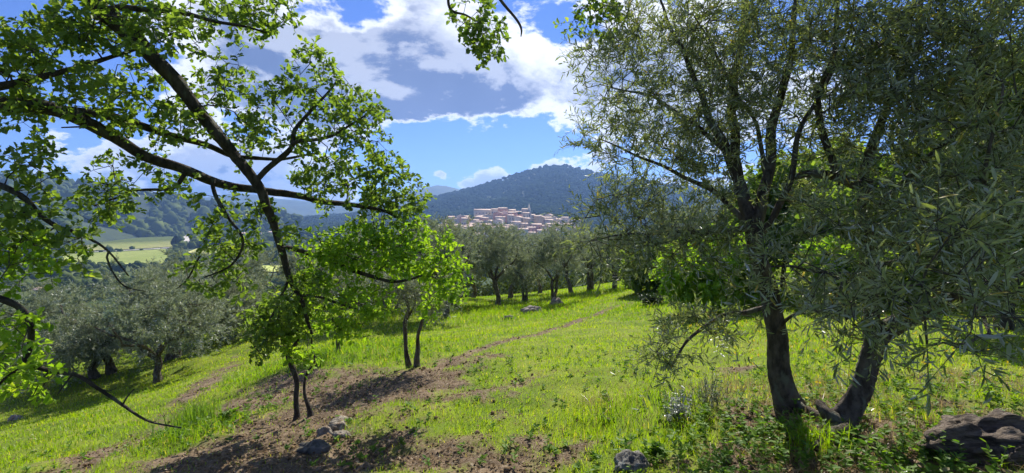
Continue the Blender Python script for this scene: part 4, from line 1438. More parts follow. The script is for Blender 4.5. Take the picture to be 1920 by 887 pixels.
def build_near_olives():
    A = [limb([(1496, 800, 3.72, 96), (1484, 768, 3.72, 72), (1468, 725, 3.72, 52), (1453, 650, 3.72, 43), (1442, 570, 3.72, 40), (1428, 490, 3.74, 38), (1412, 425, 3.78, 36)]),
         limb([(1415, 440, 3.78, 34), (1392, 375, 3.85, 28), (1372, 300, 3.95, 22), (1325, 190, 4.1, 15), (1262, 70, 4.2, 9), (1225, -20, 4.3, 4)]),
         limb([(1413, 430, 3.78, 30), (1440, 345, 3.8, 24), (1455, 250, 3.85, 21), (1467, 170, 3.9, 17), (1482, 50, 3.95, 13), (1500, -80, 4.0, 7)]),
         limb([(1404, 420, 3.8, 15), (1350, 375, 3.9, 13), (1270, 325, 4.1, 9), (1190, 285, 4.2, 6), (1130, 262, 4.3, 3)]),
         limb([(1385, 360, 3.9, 26), (1378, 260, 4.2, 22), (1382, 130, 4.4, 18), (1390, 20, 4.5, 14), (1395, -90, 4.6, 8)]),
         limb([(1420, 445, 3.75, 16), (1470, 360, 3.6, 14), (1500, 260, 3.5, 11), (1560, 150, 3.45, 8), (1600, 30, 3.4, 4)]),
         limb([(1443, 575, 3.7, 13), (1400, 588, 3.6, 11), (1345, 605, 3.5, 9), (1290, 640, 3.4, 7), (1255, 685, 3.35, 4)]),
         limb([(1405, 425, 3.75, 18), (1340, 430, 3.65, 13), (1260, 440, 3.6, 9), (1180, 440, 3.6, 5), (1110, 455, 3.6, 3)]),
         limb([(1372, 300, 3.95, 12), (1300, 230, 4.1, 9), (1220, 180, 4.2, 6), (1140, 160, 4.3, 3)]),
         limb([(1440, 345, 3.8, 12), (1420, 240, 3.9, 9), (1350, 130, 4.0, 6), (1300, 20, 4.1, 3)]),
         limb([(1450, 640, 3.7, 9), (1480, 600, 3.5, 8), (1530, 590, 3.3, 6), (1580, 610, 3.2, 3)])]
    rowsA = [(1150, 130, 70, 90, 4.3, .35, 38), (1130, 250, 50, 60, 4.3, .3, 17), (1240, 60, 110, 90, 4.25, .5, 74), (1240, 190, 110, 80, 4.2, .5, 70), (1220, 300, 110, 60, 4.2, .5, 53),
             (1350, 60, 90, 90, 4.2, .6, 74), (1350, 190, 90, 90, 4.1, .6, 70), (1320, 300, 80, 60, 4.0, .5, 36), (1450, 60, 90, 100, 4.0, .6, 70), (1470, 200, 80, 90, 3.9, .6, 53),
             (1170, 400, 90, 45, 3.8, .4, 29), (1260, 440, 110, 45, 3.6, .4, 38), (1150, 470, 80, 40, 3.6, .3, 20), (1340, 470, 70, 60, 3.5, .3, 20), (1300, 620, 80, 45, 3.45, .25, 22), (1250, 670, 40, 40, 3.35, .2, 11),
             (1550, 90, 90, 100, 3.6, .5, 49), (1400, -90, 280, 80, 4.1, .6, 91), (1350, 380, 60, 40, 3.9, .5, 12), (1480, 330, 60, 60, 3.6, .4, 14), (1400, 560, 60, 50, 3.3, .2, 6), (1540, 560, 60, 60, 3.2, .3, 12)]
    near_olive('olive_tree', 'near olive with straight dark trunk, left of the two leaning apart', None, A, rowsA, 31,
               roots=[limb([(1488, 760, 3.68, 30), (1520, 770, 3.55, 30), (1560, 800, 3.45, 26), (1600, 830, 3.4, 16)])])
    B = [limb([(1560, 840, 3.35, 92), (1580, 800, 3.35, 66), (1604, 750, 3.35, 46), (1624, 700, 3.35, 40), (1636, 650, 3.35, 41), (1640, 620, 3.35, 38)]),
         limb([(1638, 650, 3.35, 38), (1636, 560, 3.36, 34), (1630, 470, 3.4, 33), (1620, 390, 3.45, 32), (1618, 340, 3.5, 30)]),
         limb([(1642, 640, 3.33, 50), (1690, 605, 3.25, 46), (1745, 578, 3.15, 42), (1830, 545, 3.0, 36), (1930, 505, 2.85, 30), (2050, 440, 2.7, 18)]),
         limb([(1618, 350, 3.5, 24), (1640, 270, 3.5, 21), (1680, 160, 3.5, 16), (1725, 20, 3.5, 11), (1740, -90, 3.5, 5)]),
         limb([(1616, 350, 3.5, 24), (1575, 328, 3.55, 22), (1520, 330, 3.6, 18), (1480, 345, 3.65, 9)]),
         limb([(1575, 330, 3.55, 17), (1540, 260, 3.6, 17), (1532, 190, 3.65, 15), (1560, 90, 3.65, 11), (1575, -30, 3.7, 6)]),
         limb([(1620, 400, 3.45, 16), (1700, 330, 3.2, 13), (1790, 250, 3.0, 10), (1880, 200, 2.8, 6)]),
         limb([(1632, 500, 3.4, 14), (1720, 480, 3.0, 12), (1810, 475, 2.7, 9), (1900, 480, 2.4, 6)]),
         limb([(1634, 540, 3.38, 11), (1580, 520, 3.1, 9), (1510, 500, 2.8, 7), (1450, 500, 2.6, 4)]),
         limb([(1830, 545, 3.0, 14), (1850, 600, 2.6, 9), (1830, 640, 2.3, 7), (1760, 650, 2.0, 4)]),
         limb([(1900, 515, 2.85, 14), (1890, 420, 2.7, 11), (1850, 320, 2.6, 8), (1870, 160, 2.6, 5)])]
    rowsB = [(1620, 60, 90, 100, 3.5, .5, 64), (1730, 60, 90, 100, 3.3, .5, 73), (1840, 50, 100, 110, 3.0, .5, 81), (1640, 190, 90, 80, 3.4, .5, 57), (1750, 200, 80, 80, 3.1, .5, 49),
             (1860, 200, 90, 90, 2.8, .4, 53), (1560, 260, 60, 80, 3.6, .4, 25), (1700, 330, 80, 70, 3.1, .4, 29), (1830, 350, 90, 80, 2.7, .4, 36), (1560, 430, 80, 60, 3.0, .4, 22),
             (1690, 450, 80, 60, 3.0, .4, 27), (1820, 470, 100, 60, 2.5, .4, 29), (1480, 500, 60, 40, 2.7, .25, 7), (1560, 530, 80, 50, 2.6, .3, 9), (1720, 550, 80, 40, 2.6, .3, 12),
             (1850, 560, 70, 40, 2.3, .3, 9), (1800, 640, 80, 35, 2.05, .2, 3), (1640, 600, 60, 50, 2.6, .3, 5), (1750, -90, 260, 80, 3.3, .5, 73), (2030, 200, 80, 260, 2.7, .4, 73), (1920, 420, 50, 80, 2.5, .3, 14), (1720, 520, 110, 50, 1.95, .2, 8), (1850, 600, 60, 50, 1.75, .15, 6), (1570, 590, 60, 40, 2.1, .2, 6), (1800, 430, 80, 40, 1.9, .2, 7)]
    near_olive('olive_tree', 'near olive with forked leaning trunk beside the gnarled stump', None, B, rowsB, 77,
               roots=[limb([(1570, 800, 3.3, 40), (1540, 780, 3.35, 34), (1525, 755, 3.45, 20)]), limb([(1590, 800, 3.3, 34), (1560, 812, 3.15, 30), (1530, 830, 3.05, 18)])])


build_near_olives()


# ------------------------------------------------------------------ young trees on the slope
def small_tree(name, label, stems, rows, mat, seed, leaf=(.06, .045), mode='oak', tmpl=T_OAK_S, nsh=5, nleaf=7, bark='oak_bark', cat='tree', slen=.14, group=None):
    b = np.array(stems[0][1][:3])
    g = np.array((b[0], b[1], g1(b[0], b[1])))
    root = empty(name, g)
    tag(root, label, cat, group)
    skel = []
    rs = np.random.default_rng(seed)
    for i, rw in enumerate(stems):
        v, q, t, c = tube(rw, k=9, n=5, wob=.02, knob=.15, seed=seed + i)
        mesh_obj('stem', v - g, [q, t], M[bark], root, smooth_=True)
        skel.append(c[len(c) // 2:, :3])
    tg = blob_targets(rows, rs)
    seg, tips, td = grow(np.concatenate(skel), tg, step=.14, wig=.35, tip=.0026, rmax=.015, rs=rs)
    v, f = segs_mesh(*seg, k=4)
    mesh_obj('twigs', v - g, f, M[bark], root)
    lv, sh = sprays(tips, td, nsh, slen, nleaf, leaf[0], leaf[1], spread=.9, mode=mode, rs=rs, tmpl=tmpl)
    mesh_obj('crown', lv[0] - g, lv[1], M[mat], root, rnd=lv[2])
    return root


small_tree('oak_sapling', 'young oak with two thin crooked stems on the bare earth bank',
           [limb([(556, 795, 5.2, 36), (556, 775, 5.2, 20), (552, 735, 5.2, 18), (543, 690, 5.2, 18), (540, 660, 5.2, 17), (560, 630, 5.2, 12), (556, 590, 5.2, 8), (560, 540, 5.2, 4)], .52),
            limb([(588, 790, 5.15, 40), (584, 768, 5.15, 22), (576, 735, 5.15, 11), (574, 705, 5.15, 8), (586, 680, 5.15, 6), (580, 640, 5.15, 5), (578, 590, 5.15, 3)], .52),
            limb([(541, 662, 5.2, 11), (530, 655, 5.2, 8), (522, 648, 5.2, 4)], .52),
            limb([(574, 705, 5.15, 6), (596, 678, 5.1, 5), (582, 660, 5.1, 2)], .52)],
           [(525, 595, 60, 40, 5.2, .4, 20), (580, 560, 40, 50, 5.2, .3, 12)], 'oak_leaf', 41, leaf=(.075, .058), tmpl=T_OAK, cat='tree')
small_tree('olive_sapling', 'small twin-stemmed olive rising from a dark stool on the path edge',
           [limb([(770, 700, 7.2, 36), (766, 686, 7.2, 24), (763, 650, 7.2, 15), (760, 600, 7.2, 15), (762, 570, 7.2, 12), (745, 530, 7.2, 6)], .52),
            limb([(780, 698, 7.15, 34), (780, 680, 7.15, 22), (783, 640, 7.15, 14), (788, 605, 7.15, 11), (800, 570, 7.15, 8), (810, 530, 7.15, 4)], .52),
            limb([(762, 600, 7.2, 8), (780, 570, 7.2, 6), (785, 540, 7.2, 4)], .52)],
           [(750, 545, 50, 30, 7.2, .5, 34), (800, 555, 50, 28, 7.2, .5, 34), (770, 520, 60, 25, 7.2, .5, 24)], 'grove_leaf', 43, leaf=(.07, .017), mode='olive', tmpl=T_DIAM, nsh=5, nleaf=15, bark='olive_bark', slen=.28, cat='olive tree')
small_tree('olive_sapling', 'single dark stem rising from the tall weeds under the bright leaves',
           [limb([(637, 668, 9.4, 24), (636, 650, 9.4, 15), (635, 620, 9.4, 13), (638, 570, 9.4, 11), (632, 520, 9.4, 7), (640, 470, 9.4, 4)], .52)],
           [(640, 500, 55, 40, 9.4, .7, 40), (650, 540, 50, 30, 9.4, .6, 24)], 'grove_leaf', 45, leaf=(.08, .02), mode='olive', tmpl=T_DIAM, nsh=5, nleaf=15, bark='olive_bark', slen=.3, cat='olive tree')
g_ = on_ground(1320, 12)
small_tree('green_shrub', 'bright green broad-leaved shrub behind the straight olive trunk',
           [[(*on_ground(1325, 12) - np.array((0, 0, .2)), .05), (*on_ground(1325, 12), .045), (*P(1320, 530, 12), .03), (*P(1300, 490, 12), .01)],
            [(*on_ground(1340, 12) - np.array((0, 0, .2)), .05), (*on_ground(1340, 12), .04), (*P(1345, 520, 12.2), .03), (*P(1370, 470, 12.2), .01)]],
           [(1290, 500, 60, 45, 12, .8, 90), (1360, 480, 60, 55, 12.2, .8, 90), (1320, 540, 70, 25, 11.8, .7, 60), (1400, 530, 40, 40, 12, .6, 40)], 'oak_leaf_young', 47, leaf=(.12, .09), slen=.25, cat='shrub')
# trees that close the view on the right
small_tree('oak_tree', 'shaded oak closing the view behind the forked olive at the edge',
           [[(*on_ground(1895, 7.2) - np.array((0, 0, .3)), .16), (*on_ground(1895, 7.2), .12), (*P(1893, 480, 7.2), .10), (*P(1880, 330, 7.3), .08), (*P(1850, 180, 7.4), .04)],
            [(*P(1890, 420, 7.2), .07), (*P(1800, 330, 7.4), .05), (*P(1740, 250, 7.6), .02)], [(*P(1885, 350, 7.3), .06), (*P(1960, 250, 7.2), .04), (*P(2010, 150, 7.2), .02)]],
           [(1800, 300, 120, 80, 7.6, .8, 150), (1880, 200, 110, 110, 7.4, .8, 150), (1900, 380, 90, 70, 7.2, .7, 90), (1990, 250, 80, 150, 7.0, .8, 110), (1760, 400, 80, 45, 7.6, .7, 50), (1880, 470, 60, 40, 7.2, .5, 36)], 'oak_leaf', 49, leaf=(.11, .085), slen=.22, cat='oak tree')
small_tree('oak_tree', 'leafy oak beyond the meadow filling the gap between near trunks',
           [[(*on_ground(1690, 13) - np.array((0, 0, .3)), .2), (*on_ground(1690, 13), .16), (*P(1690, 470, 13), .13), (*P(1680, 350, 13), .08), (*P(1670, 250, 13), .04)],
            [(*P(1690, 440, 13), .09), (*P(1600, 380, 13), .05), (*P(1560, 320, 13), .02)], [(*P(1690, 440, 13), .09), (*P(1780, 380, 13), .05), (*P(1820, 320, 13), .02)]],
           [(1620, 400, 90, 70, 13, 1.4, 130), (1720, 370, 100, 90, 13, 1.4, 160), (1800, 430, 90, 70, 13, 1.2, 120), (1540, 440, 60, 50, 13, 1.2, 70)], 'oak_leaf', 51, leaf=(.15, .12), slen=.3, cat='oak tree')


for px, dep, top, wid, lab, sd, mt in [
        (1470, 15.0, 300, 95, 'rounded green oak beyond the meadow left of the leafy oak in the gap', 81, 'oak_leaf'),
        (1570, 11.0, 455, 75, 'low leafy bush in the sun between the two near trunks', 82, 'oak_leaf_young'),
        (1690, 10.2, 470, 80, 'low leafy bush right of the forked trunk', 83, 'oak_leaf'),
        (1820, 10.0, 440, 95, 'broad low bush under the limb that reaches right', 84, 'oak_leaf'),
        (1950, 9.5, 430, 90, 'low bush cut by the edge beyond the shaded oak', 85, 'oak_leaf'),
        (1230, 19.0, 470, 55, 'rounded bush at the back of the meadow beside the small dark shrub', 86, 'oak_leaf'),
        (1580, 18.0, 270, 110, 'tall green oak standing behind the leafy bushes', 87, 'oak_leaf'),
        (1850, 15.0, 250, 130, 'tall oak behind the broad low bush on the far right', 88, 'oak_leaf')]:
    b0 = on_ground(px, dep)
    base_py = HOR - (b0[2] - CAMZ) / dep * F
    mid = (top + base_py) / 2
    hh = (base_py - top) / 2
    tall = hh > 70
    nn = int(60 + hh * wid / 45)
    small_tree('oak_tree' if tall else 'leafy_bush', lab,
               [[(*(b0 - np.array((0, 0, .2))), .10), (*b0, .08), (*P(px + 6, mid + hh * .2, dep), .06), (*P(px - 4, mid - hh * .4, dep), .02)],
                [(*P(px + 3, mid + hh * .5, dep), .05), (*P(px + wid * .4, mid, dep), .03), (*P(px + wid * .6, mid - hh * .3, dep), .01)],
                [(*P(px + 3, mid + hh * .5, dep), .05), (*P(px - wid * .4, mid, dep), .03), (*P(px - wid * .6, mid - hh * .3, dep), .01)]],
               [(px, mid - hh * .25, wid, hh * .75, dep, wid * dep / F * .8, nn), (px - wid * .5, mid + hh * .1, wid * .6, hh * .7, dep, .5, nn // 3), (px + wid * .5, mid, wid * .6, hh * .7, dep, .5, nn // 3)],
               mt, sd, leaf=(.012 * dep, .0095 * dep), slen=.022 * dep, cat='oak tree' if tall else 'bush', nsh=4, nleaf=6)


# ------------------------------------------------------------------ stones and stump
def rock(name, label, px, py, dep, w, h, d, mat, seed, jag=.22, cat='stone', sub=4, rz=0.0, sink=.25, group=None, ridges=0.0):
    v, f = ico(sub)
    rs = np.random.default_rng(seed)
    off = rs.uniform(0, 50, 3)
    disp = np.zeros(len(v))
    for i, p in enumerate(v):
        q = Vector(p) * 1.3 + Vector(off)
        disp[i] = mnoise.fractal(q, 1.0, 2.0, 5) * jag + mnoise.cell(q * 1.4) * jag * .5
        if ridges:
            qq = Vector((p[0] * .8 + p[2] * .5, p[1] * 2.2, p[2] * 2.4 - p[0] * .6)) + Vector(off)
            disp[i] += ridges * (1 - abs(mnoise.noise(qq)) * 2) * .6 + ridges * .4 * mnoise.noise(qq * 2.7)
    v = v * (1 + disp)[:, None]
    v[:, 2] = np.where(v[:, 2] < -.5, -.5, v[:, 2])
    v = v * np.array([w / 2, d / 2, h / 1.5])
    c, s = math.cos(rz), math.sin(rz)
    v = np.column_stack([v[:, 0] * c - v[:, 1] * s, v[:, 0] * s + v[:, 1] * c, v[:, 2]])
    g = on_ground(px, dep)
    o = mesh_obj(name, v, f, M[mat], smooth_=False)
    o.location = (g[0], g[1], g[2] + h * (.33 - sink))
    tag(o, label, cat, group)
    return o


G = 'stones lying on the earth bank'
rock('stone', 'large pale flat stone, topmost of the group on the bare earth', 633, 0, 4.75, .22, .09, .16, 'limestone', 1, jag=.32, group=G)
rock('stone', 'grey rounded stone in the middle of the group on the bare earth', 625, 0, 4.5, .20, .11, .14, 'limestone', 2, jag=.32, group=G, sink=.32)
rock('stone', 'brownish stone touching the grey rounded one on the earth', 603, 0, 4.4, .17, .10, .13, 'limestone', 3, jag=.32, group=G, sink=.32)
rock('stone', 'small pale stone at the lower right of the stone group', 632, 0, 4.28, .16, .06, .11, 'limestone', 4, jag=.35, group=G)
rock('stone', 'dark mossy stone nearest the bottom of the picture in the group', 583, 0, 4.02, .29, .12, .18, 'dark_rock', 5, jag=.3, group=G, sink=.3)
rock('boulder', 'grey lichen-covered rock at the bottom beside the long grass', 1190, 0, 3.05, .23, .15, .22, 'lichen_rock', 6, jag=.26, cat='rock', sub=5)
rock('stone', 'pale stone at the foot of the forked olive in the grove', 1044, 0, 21.0, .55, .5, .5, 'limestone', 7)
rock('stone', 'long grey stone lying in the meadow below the forked olive', 997, 0, 17.3, .85, .30, .4, 'limestone', 8, rz=.5)
rock('stone', 'low flat stone in the meadow left of the long grey one', 955, 0, 15.6, .50, .16, .3, 'dark_rock', 9)
rock('tree_stump', 'gnarled weathered old stump lying in the weeds at the right edge', 1872, 0, 2.95, .66, .27, .42, 'stump_wood', 10, jag=.26, cat='stump', sub=6, rz=.2, ridges=.30, sink=.2)
rock('stone', 'small pale stone in the grass at the far left edge', 8, 0, 10.6, .3, .14, .2, 'limestone', 12)


# ------------------------------------------------------------------ grass, litter, weeds
def dirs(n, rs, tilt):
    a = rs.uniform(0, 6.28, n)
    t = np.abs(rs.normal(0, tilt, n))
    return np.stack([np.cos(a) * np.sin(t), np.sin(a) * np.sin(t), np.cos(t)], -1)


def blades(x, y, z, h, w, rnd, rs, tilt=.35, bend=.45):
    """curved blades of three faces"""
    n = len(x)
    d = dirs(n, rs, tilt)
    a = rs.uniform(0, 6.28, n)
    s = np.stack([np.cos(a), np.sin(a), np.zeros(n)], -1) * w[:, None] * .5
    lean = np.stack([d[:, 0], d[:, 1], np.zeros(n)], -1)
    lean = unit(lean + rs.normal(0, .05, (n, 3)) * [1, 1, 0])
    b = np.stack([x, y, z], -1)
    m = b + d * (h * .55)[:, None]
    t = b + d * h[:, None] * .92 + lean * (h * bend * rs.uniform(.2, 1.2, n))[:, None] - np.array([0, 0, 1]) * (h * .12)[:, None]
    v = np.stack([b - s, b + s, m + s * .8, m - s * .8, t], 1).reshape(-1, 3)
    i = (np.arange(n) * 5)[:, None]
    return v, [i + np.array([[0, 1, 2, 3]]), i + np.array([[3, 2, 4]])], np.repeat(rnd, 5)


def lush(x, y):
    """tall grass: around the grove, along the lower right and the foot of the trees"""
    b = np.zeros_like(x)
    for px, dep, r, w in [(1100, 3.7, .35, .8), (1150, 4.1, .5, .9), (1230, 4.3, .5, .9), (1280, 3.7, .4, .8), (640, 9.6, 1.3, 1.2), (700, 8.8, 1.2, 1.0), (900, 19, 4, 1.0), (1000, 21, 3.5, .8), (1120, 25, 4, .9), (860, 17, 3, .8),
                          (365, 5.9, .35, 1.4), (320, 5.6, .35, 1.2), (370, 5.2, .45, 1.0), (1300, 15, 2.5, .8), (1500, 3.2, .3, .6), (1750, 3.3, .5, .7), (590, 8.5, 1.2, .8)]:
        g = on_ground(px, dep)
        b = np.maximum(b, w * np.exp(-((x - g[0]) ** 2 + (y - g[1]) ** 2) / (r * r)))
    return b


def build_grass():
    rs = np.random.default_rng(9)

    def scatter(n, r0, r1, pw):
        u = rs.uniform(0, 1, n)
        r = (r0 ** pw + u * (r1 ** pw - r0 ** pw)) ** (1 / pw)
        th = np.radians(rs.uniform(-58, 58, n))
        return r * np.sin(th), r * np.cos(th), r
    x, y, r = scatter(330000, 1.8, 50, 0.42)
    dm = dirt(x, y)
    keep = rs.uniform(0, 1, len(x)) > dm * .84
    patch = vnoise(x, y, .55, 8) * .6 + vnoise(x, y, 2.1, 9) * .4
    keep &= rs.uniform(0, 1, len(x)) < .45 + patch * .9
    x, y, r, patch, dm = x[keep], y[keep], r[keep], patch[keep], dm[keep]
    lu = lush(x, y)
    h = (.045 + .05 * patch) * rs.uniform(.5, 1.5, len(x)) * (1 - .45 * dm) + lu * .15 * rs.uniform(.4, 1.2, len(x))
    h *= 1 + .012 * np.minimum(r, 25)
    w = .0042 * np.maximum(1, r / 4.0) ** .9 * rs.uniform(.7, 1.3, len(x))
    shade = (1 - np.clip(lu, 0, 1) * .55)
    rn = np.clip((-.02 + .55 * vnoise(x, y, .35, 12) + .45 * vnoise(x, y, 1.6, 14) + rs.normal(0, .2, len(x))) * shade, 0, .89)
    rn = np.where(rs.uniform(0, 1, len(x)) < .05 + .07 * dm, 1.0, rn)
    # one third of the tufts split off by place so that no mesh gets too heavy
    z = gz(x, y) - .01
    v, f, rr = blades(x, y, z, h, w, rn, rs)
    tag(mesh_obj('grass', v, f, M['grass'], rnd=rr), 'short bright green grass covering the slope', 'grass', kind='stuff')
    # dead leaves on the bare earth
    x, y, r = scatter(150000, 2, 16, .8)
    dm = dirt(x, y)
    keep = rs.uniform(0, 1, len(x)) < dm * .75 + .06
    x, y, r = x[keep], y[keep], r[keep]
    n = len(x)
    pos = np.stack([x, y, gz(x, y) + rs.uniform(.004, .022, n)], -1)
    a = rs.uniform(0, 6.28, n)
    d = np.stack([np.cos(a), np.sin(a), rs.normal(0, .25, n)], -1)
    nr = unit(np.stack([rs.normal(0, .45, n), rs.normal(0, .45, n), np.ones(n)], -1))
    L = rs.uniform(.012, .04, n)
    v, f, rr = leaves(T_DIAM, pos, d, nr, L, L * rs.uniform(.35, .8, n), np.clip(rs.normal(.42, .28, n), 0, 1))
    tag(mesh_obj('leaf_litter', v, f, M['litter'], rnd=rr), 'brown dead leaves strewn over the bare earth', 'leaf litter', kind='stuff')
    # pebbles and clods
    x, y, r = scatter(26000, 2, 12, .8)
    kp = rs.uniform(0, 1, len(x)) < dirt(x, y) * .35
    x, y = x[kp], y[kp]
    v, f, rr = crowns(np.stack([x, y, gz(x, y) - .004], -1), np.abs(rs.normal(.006, .007, len(x))) + .003, 1, squash=.7, jag=.15, rs=rs)
    tag(mesh_obj('pebbles', v, f, M['litter'], rnd=rr), 'small pebbles and clods scattered over the bare earth', 'pebbles', kind='stuff')
    # low broad-leaved weeds under the near olives and in the lush spots
    cx, cy = [], []
    for px, dep, rad, n in [(1350, 3.5, .45, 40), (1450, 3.3, .5, 49), (1560, 3.05, .5, 53), (1700, 2.9, .5, 56), (1820, 2.65, .45, 72), (1700, 3.6, .7, 56), (1850, 3.7, .6, 40), (1420, 2.9, .4, 33), (1650, 2.65, .4, 33),
                            (1550, 4.3, .8, 46), (640, 9.3, 1.2, 56), (700, 8.6, 1.0, 37), (380, 5.1, .5, 37), (330, 5.4, .4, 23), (1230, 3.3, .2, 10), (1340, 4.0, .5, 23), (1880, 4.6, 1.2, 53), (700, 4.4, .7, 13), (900, 3.6, .8, 17), (450, 5.8, .8, 10)]:
        g = on_ground(px, dep)
        cx.append(g[0] + rs.normal(0, rad * .6, n))
        cy.append(g[1] + rs.normal(0, rad * .6, n))
    mx, my, mr = scatter(900, 2.4, 10, .8)
    kp = vnoise(mx, my, .9, 41) > .45
    cx.append(mx[kp])
    cy.append(my[kp])
    cx, cy = np.concatenate(cx), np.concatenate(cy)
    k = 16
    n = len(cx)
    hp = np.where(np.arange(n) < n - kp.sum(), rs.uniform(.03, .20, n), rs.uniform(.02, .07, n))
    u = rs.uniform(.1, 1, (n, k))
    ax = dirs(n, rs, .3)
    pos = np.stack([cx, cy, gz(cx, cy)], -1)[:, None] + ax[:, None] * (hp[:, None] * u)[..., None]
    a = rs.uniform(0, 6.28, (n, k))
    d = np.stack([np.cos(a), np.sin(a), rs.uniform(-.1, .8, (n, k))], -1)
    nr = rs.normal(0, .35, (n, k, 3)) + np.array([0, 0, 1])
    L = rs.uniform(.02, .055, (n, k))
    rn = np.clip(np.repeat(rs.normal(.42, .22, n), k) + rs.normal(0, .12, n * k), 0, .88)
    rn[rs.uniform(0, 1, n * k) < .03] = 1
    v, f, rr = leaves(T_OLIVE, pos.reshape(-1, 3), d.reshape(-1, 3), unit(nr.reshape(-1, 3)), L.ravel(), L.ravel() * rs.uniform(.35, .6, n * k), rn)
    st = segs_mesh(np.stack([cx, cy, gz(cx, cy) - .01], -1), np.stack([cx, cy, gz(cx, cy)], -1) + ax * hp[:, None], np.full(n, .0016), np.full(n, .0008), 3)
    vv, ff = join([(v, *f), st])
    tag(mesh_obj('undergrowth', vv, ff, M['weed'], rnd=np.concatenate([rr, np.full(len(st[0]), .3)])), 'leafy weeds under the near olives and along the bank', 'weeds', kind='stuff')
    # straw in the shade of the near olives
    x, y = rs.uniform(.7, 4.6, 15000), rs.uniform(1.9, 4.8, 15000)
    kp = vnoise(x, y, 2.2, 31) * .6 + vnoise(x, y, 6.0, 33) * .4 > .46
    x, y = x[kp], y[kp]
    v, f, rr = blades(x, y, gz(x, y), rs.uniform(.05, .18, len(x)), np.full(len(x), .004), rs.uniform(0, .9, len(x)), rs, tilt=1.15)
    tag(mesh_obj('dry_grass', v, f, M['dry_grass'], rnd=rr), 'dry straw coloured grass at the feet of the near olives', 'dry grass', kind='stuff')
    # yellow flowers
    n = 260
    x, y = rs.uniform(2.5, 8, n), rs.uniform(4.2, 9, n)
    pos = np.stack([x, y, gz(x, y) + rs.uniform(.1, .2, n)], -1)
    v, f, rr = leaves(T_DIAM, np.repeat(pos, 3, 0), dirs(n * 3, rs, 1.2), unit(rs.normal(0, 1, (n * 3, 3))), np.full(n * 3, .028), np.full(n * 3, .022), rs.uniform(0, .8, n * 3))
    st = segs_mesh(pos - np.array([0, 0, .22]), pos, np.full(n, .0014), np.full(n, .001), 3)
    vv, ff = join([(v, *f)])
    tag(mesh_obj('yellow_flowers', vv, ff, M['yellow_flower'], rnd=rr), 'tiny yellow flowers dotting the grass behind the near olives', 'flowers', kind='stuff')


build_grass()


def tuft(name, label, px, dep, n, h, rad, w, mat, seed, tilt=.3, cat='plant'):
    rs = np.random.default_rng(seed)
    g = on_ground(px, dep)
    root = empty(name, g)
    tag(root, label, cat)
    x, y = rs.normal(0, rad * .5, n), rs.normal(0, rad * .5, n)
    z = gz(x + g[0], y + g[1]) - g[2] - .01
    v, f, rr = blades(x, y, z, h * rs.uniform(.5, 1.1, n), np.full(n, w), rs.uniform(0, .75, n), rs, tilt=tilt, bend=.35)
    mesh_obj('blades', v, f, M[mat], root, rnd=rr)['kind'] = 'stuff'
    return root


tuft('grass_tuft', 'tall upright green grass tuft at the edge of the earth bank', 352, 5.8, 260, .48, .28, .008, 'weed', 61, tilt=.18)
tuft('grass_tuft', 'dry reddish straw tuft beside the straight olive trunk', 1385, 4.6, 320, .17, .35, .004, 'dry_grass', 62, tilt=.5)
tuft('grass_tuft', 'fresh long grass tuft between the two near trunks', 1540, 3.1, 130, .30, .16, .007, 'grass', 63)


def leafy_plant(name, label, px, dep, n, h, rad, L, W, mat, seed, cat='plant'):
    rs = np.random.default_rng(seed)
    g = on_ground(px, dep)
    root = empty(name, g)
    tag(root, label, cat)
    tipd = dirs(n, rs, .5)
    b = np.stack([rs.normal(0, rad * .25, n), rs.normal(0, rad * .25, n), np.full(n, -.02)], -1)
    t = b + tipd * (h * rs.uniform(.5, 1.1, n))[:, None]
    v, f = segs_mesh(b, t, np.full(n, .003), np.full(n, .0012), 4)
    mesh_obj('stems', v, f, M['twig'], root)
    k = 22
    u = rs.uniform(.3, 1, (n, k))
    pos = b[:, None] + (t - b)[:, None] * u[..., None]
    a = rs.uniform(0, 6.28, (n, k))
    d = np.stack([np.cos(a), np.sin(a), rs.uniform(0, .9, (n, k))], -1).reshape(-1, 3)
    q = n * k
    lv = leaves(T_OLIVE, pos.reshape(-1, 3), d, unit(rs.normal(0, .5, (q, 3)) + [0, 0, 1]), L * rs.uniform(.6, 1.2, q), W * rs.uniform(.7, 1.2, q), rs.uniform(0, .88, q))
    mesh_obj('leaves', lv[0], lv[1], M[mat], root, rnd=lv[2])


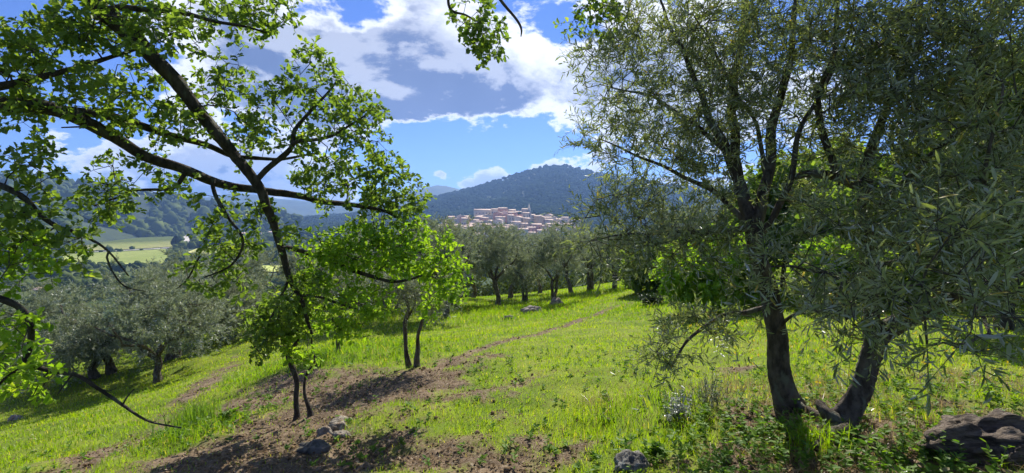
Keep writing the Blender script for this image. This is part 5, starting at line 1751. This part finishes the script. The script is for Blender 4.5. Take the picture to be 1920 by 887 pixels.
leafy_plant('silver_shrub', 'small silvery-leaved shrub at the edge of the meadow beside long grass', 1282, 3.85, 22, .24, .18, .035, .016, 'silver_leaf', 71, 'shrub')
leafy_plant('low_shrub', 'grey green bushy herb right of the silvery shrub', 1345, 4.0, 46, .30, .42, .022, .007, 'grove_leaf', 72, 'shrub')
leafy_plant('low_shrub', 'dark rounded little shrub alone on the meadow rise', 1222, 14.8, 40, .42, .6, .12, .04, 'dark_leaf', 73, 'shrub')
leafy_plant('leafy_weed', 'pale broad-leaved weed on the earth bank by the tall tuft', 424, 5.6, 7, .12, .15, .07, .045, 'weed', 74)
leafy_plant('leafy_weed', 'bright green weed growing beside the lichen-covered rock', 1232, 3.2, 9, .13, .13, .05, .03, 'weed', 75)


def fallen_branch(label, rows, seed):
    pr = []
    for px, dep, r in rows:
        g = on_ground(px, dep)
        pr.append((g[0], g[1], g[2] + r * .7 + .012, r))
    v, q, t, c = tube(pr, k=7, n=5, wob=.012, knob=.1, seed=seed)
    g = np.array(pr[0][:3])
    o = mesh_obj('fallen_branch', v - g, [q, t], M['twig'], smooth_=True)
    o.location = tuple(g)
    tag(o, label, 'branch')


fallen_branch('thin dry branch lying on the bare earth left of the young oak', [(425, 5.3, .012), (455, 5.5, .011), (490, 5.6, .008), (515, 5.75, .004)], 5)
fallen_branch('short curved dry stick below the young oak on the earth', [(458, 4.85, .009), (474, 5.0, .008), (500, 5.05, .004)], 6)


for o in bpy.data.objects:
    if o.parent and o.name.split('.')[0] in ('twigs', 'shoots', 'branches', 'stems'):
        o['kind'] = 'stuff'


# ------------------------------------------------------------------ air
def build_haze():
    v, f = box(-4600, 4600, -300, 4600, -75, 330)
    m, nt = new_mat('air')
    pv = N(nt, 'ShaderNodeVolumePrincipled')
    pv.inputs['Color'].default_value = (0.30, 0.52, 1.0, 1)
    pv.inputs['Density'].default_value = 0.00024
    pv.inputs['Anisotropy'].default_value = 0.25
    out = N(nt, 'ShaderNodeOutputMaterial')
    nt.links.new(pv.outputs[0], out.inputs['Volume'])
    o = mesh_obj('haze', v, f, m)
    tag(o, 'pale blue haze filling the valley air', 'haze', kind='stuff')


build_haze()
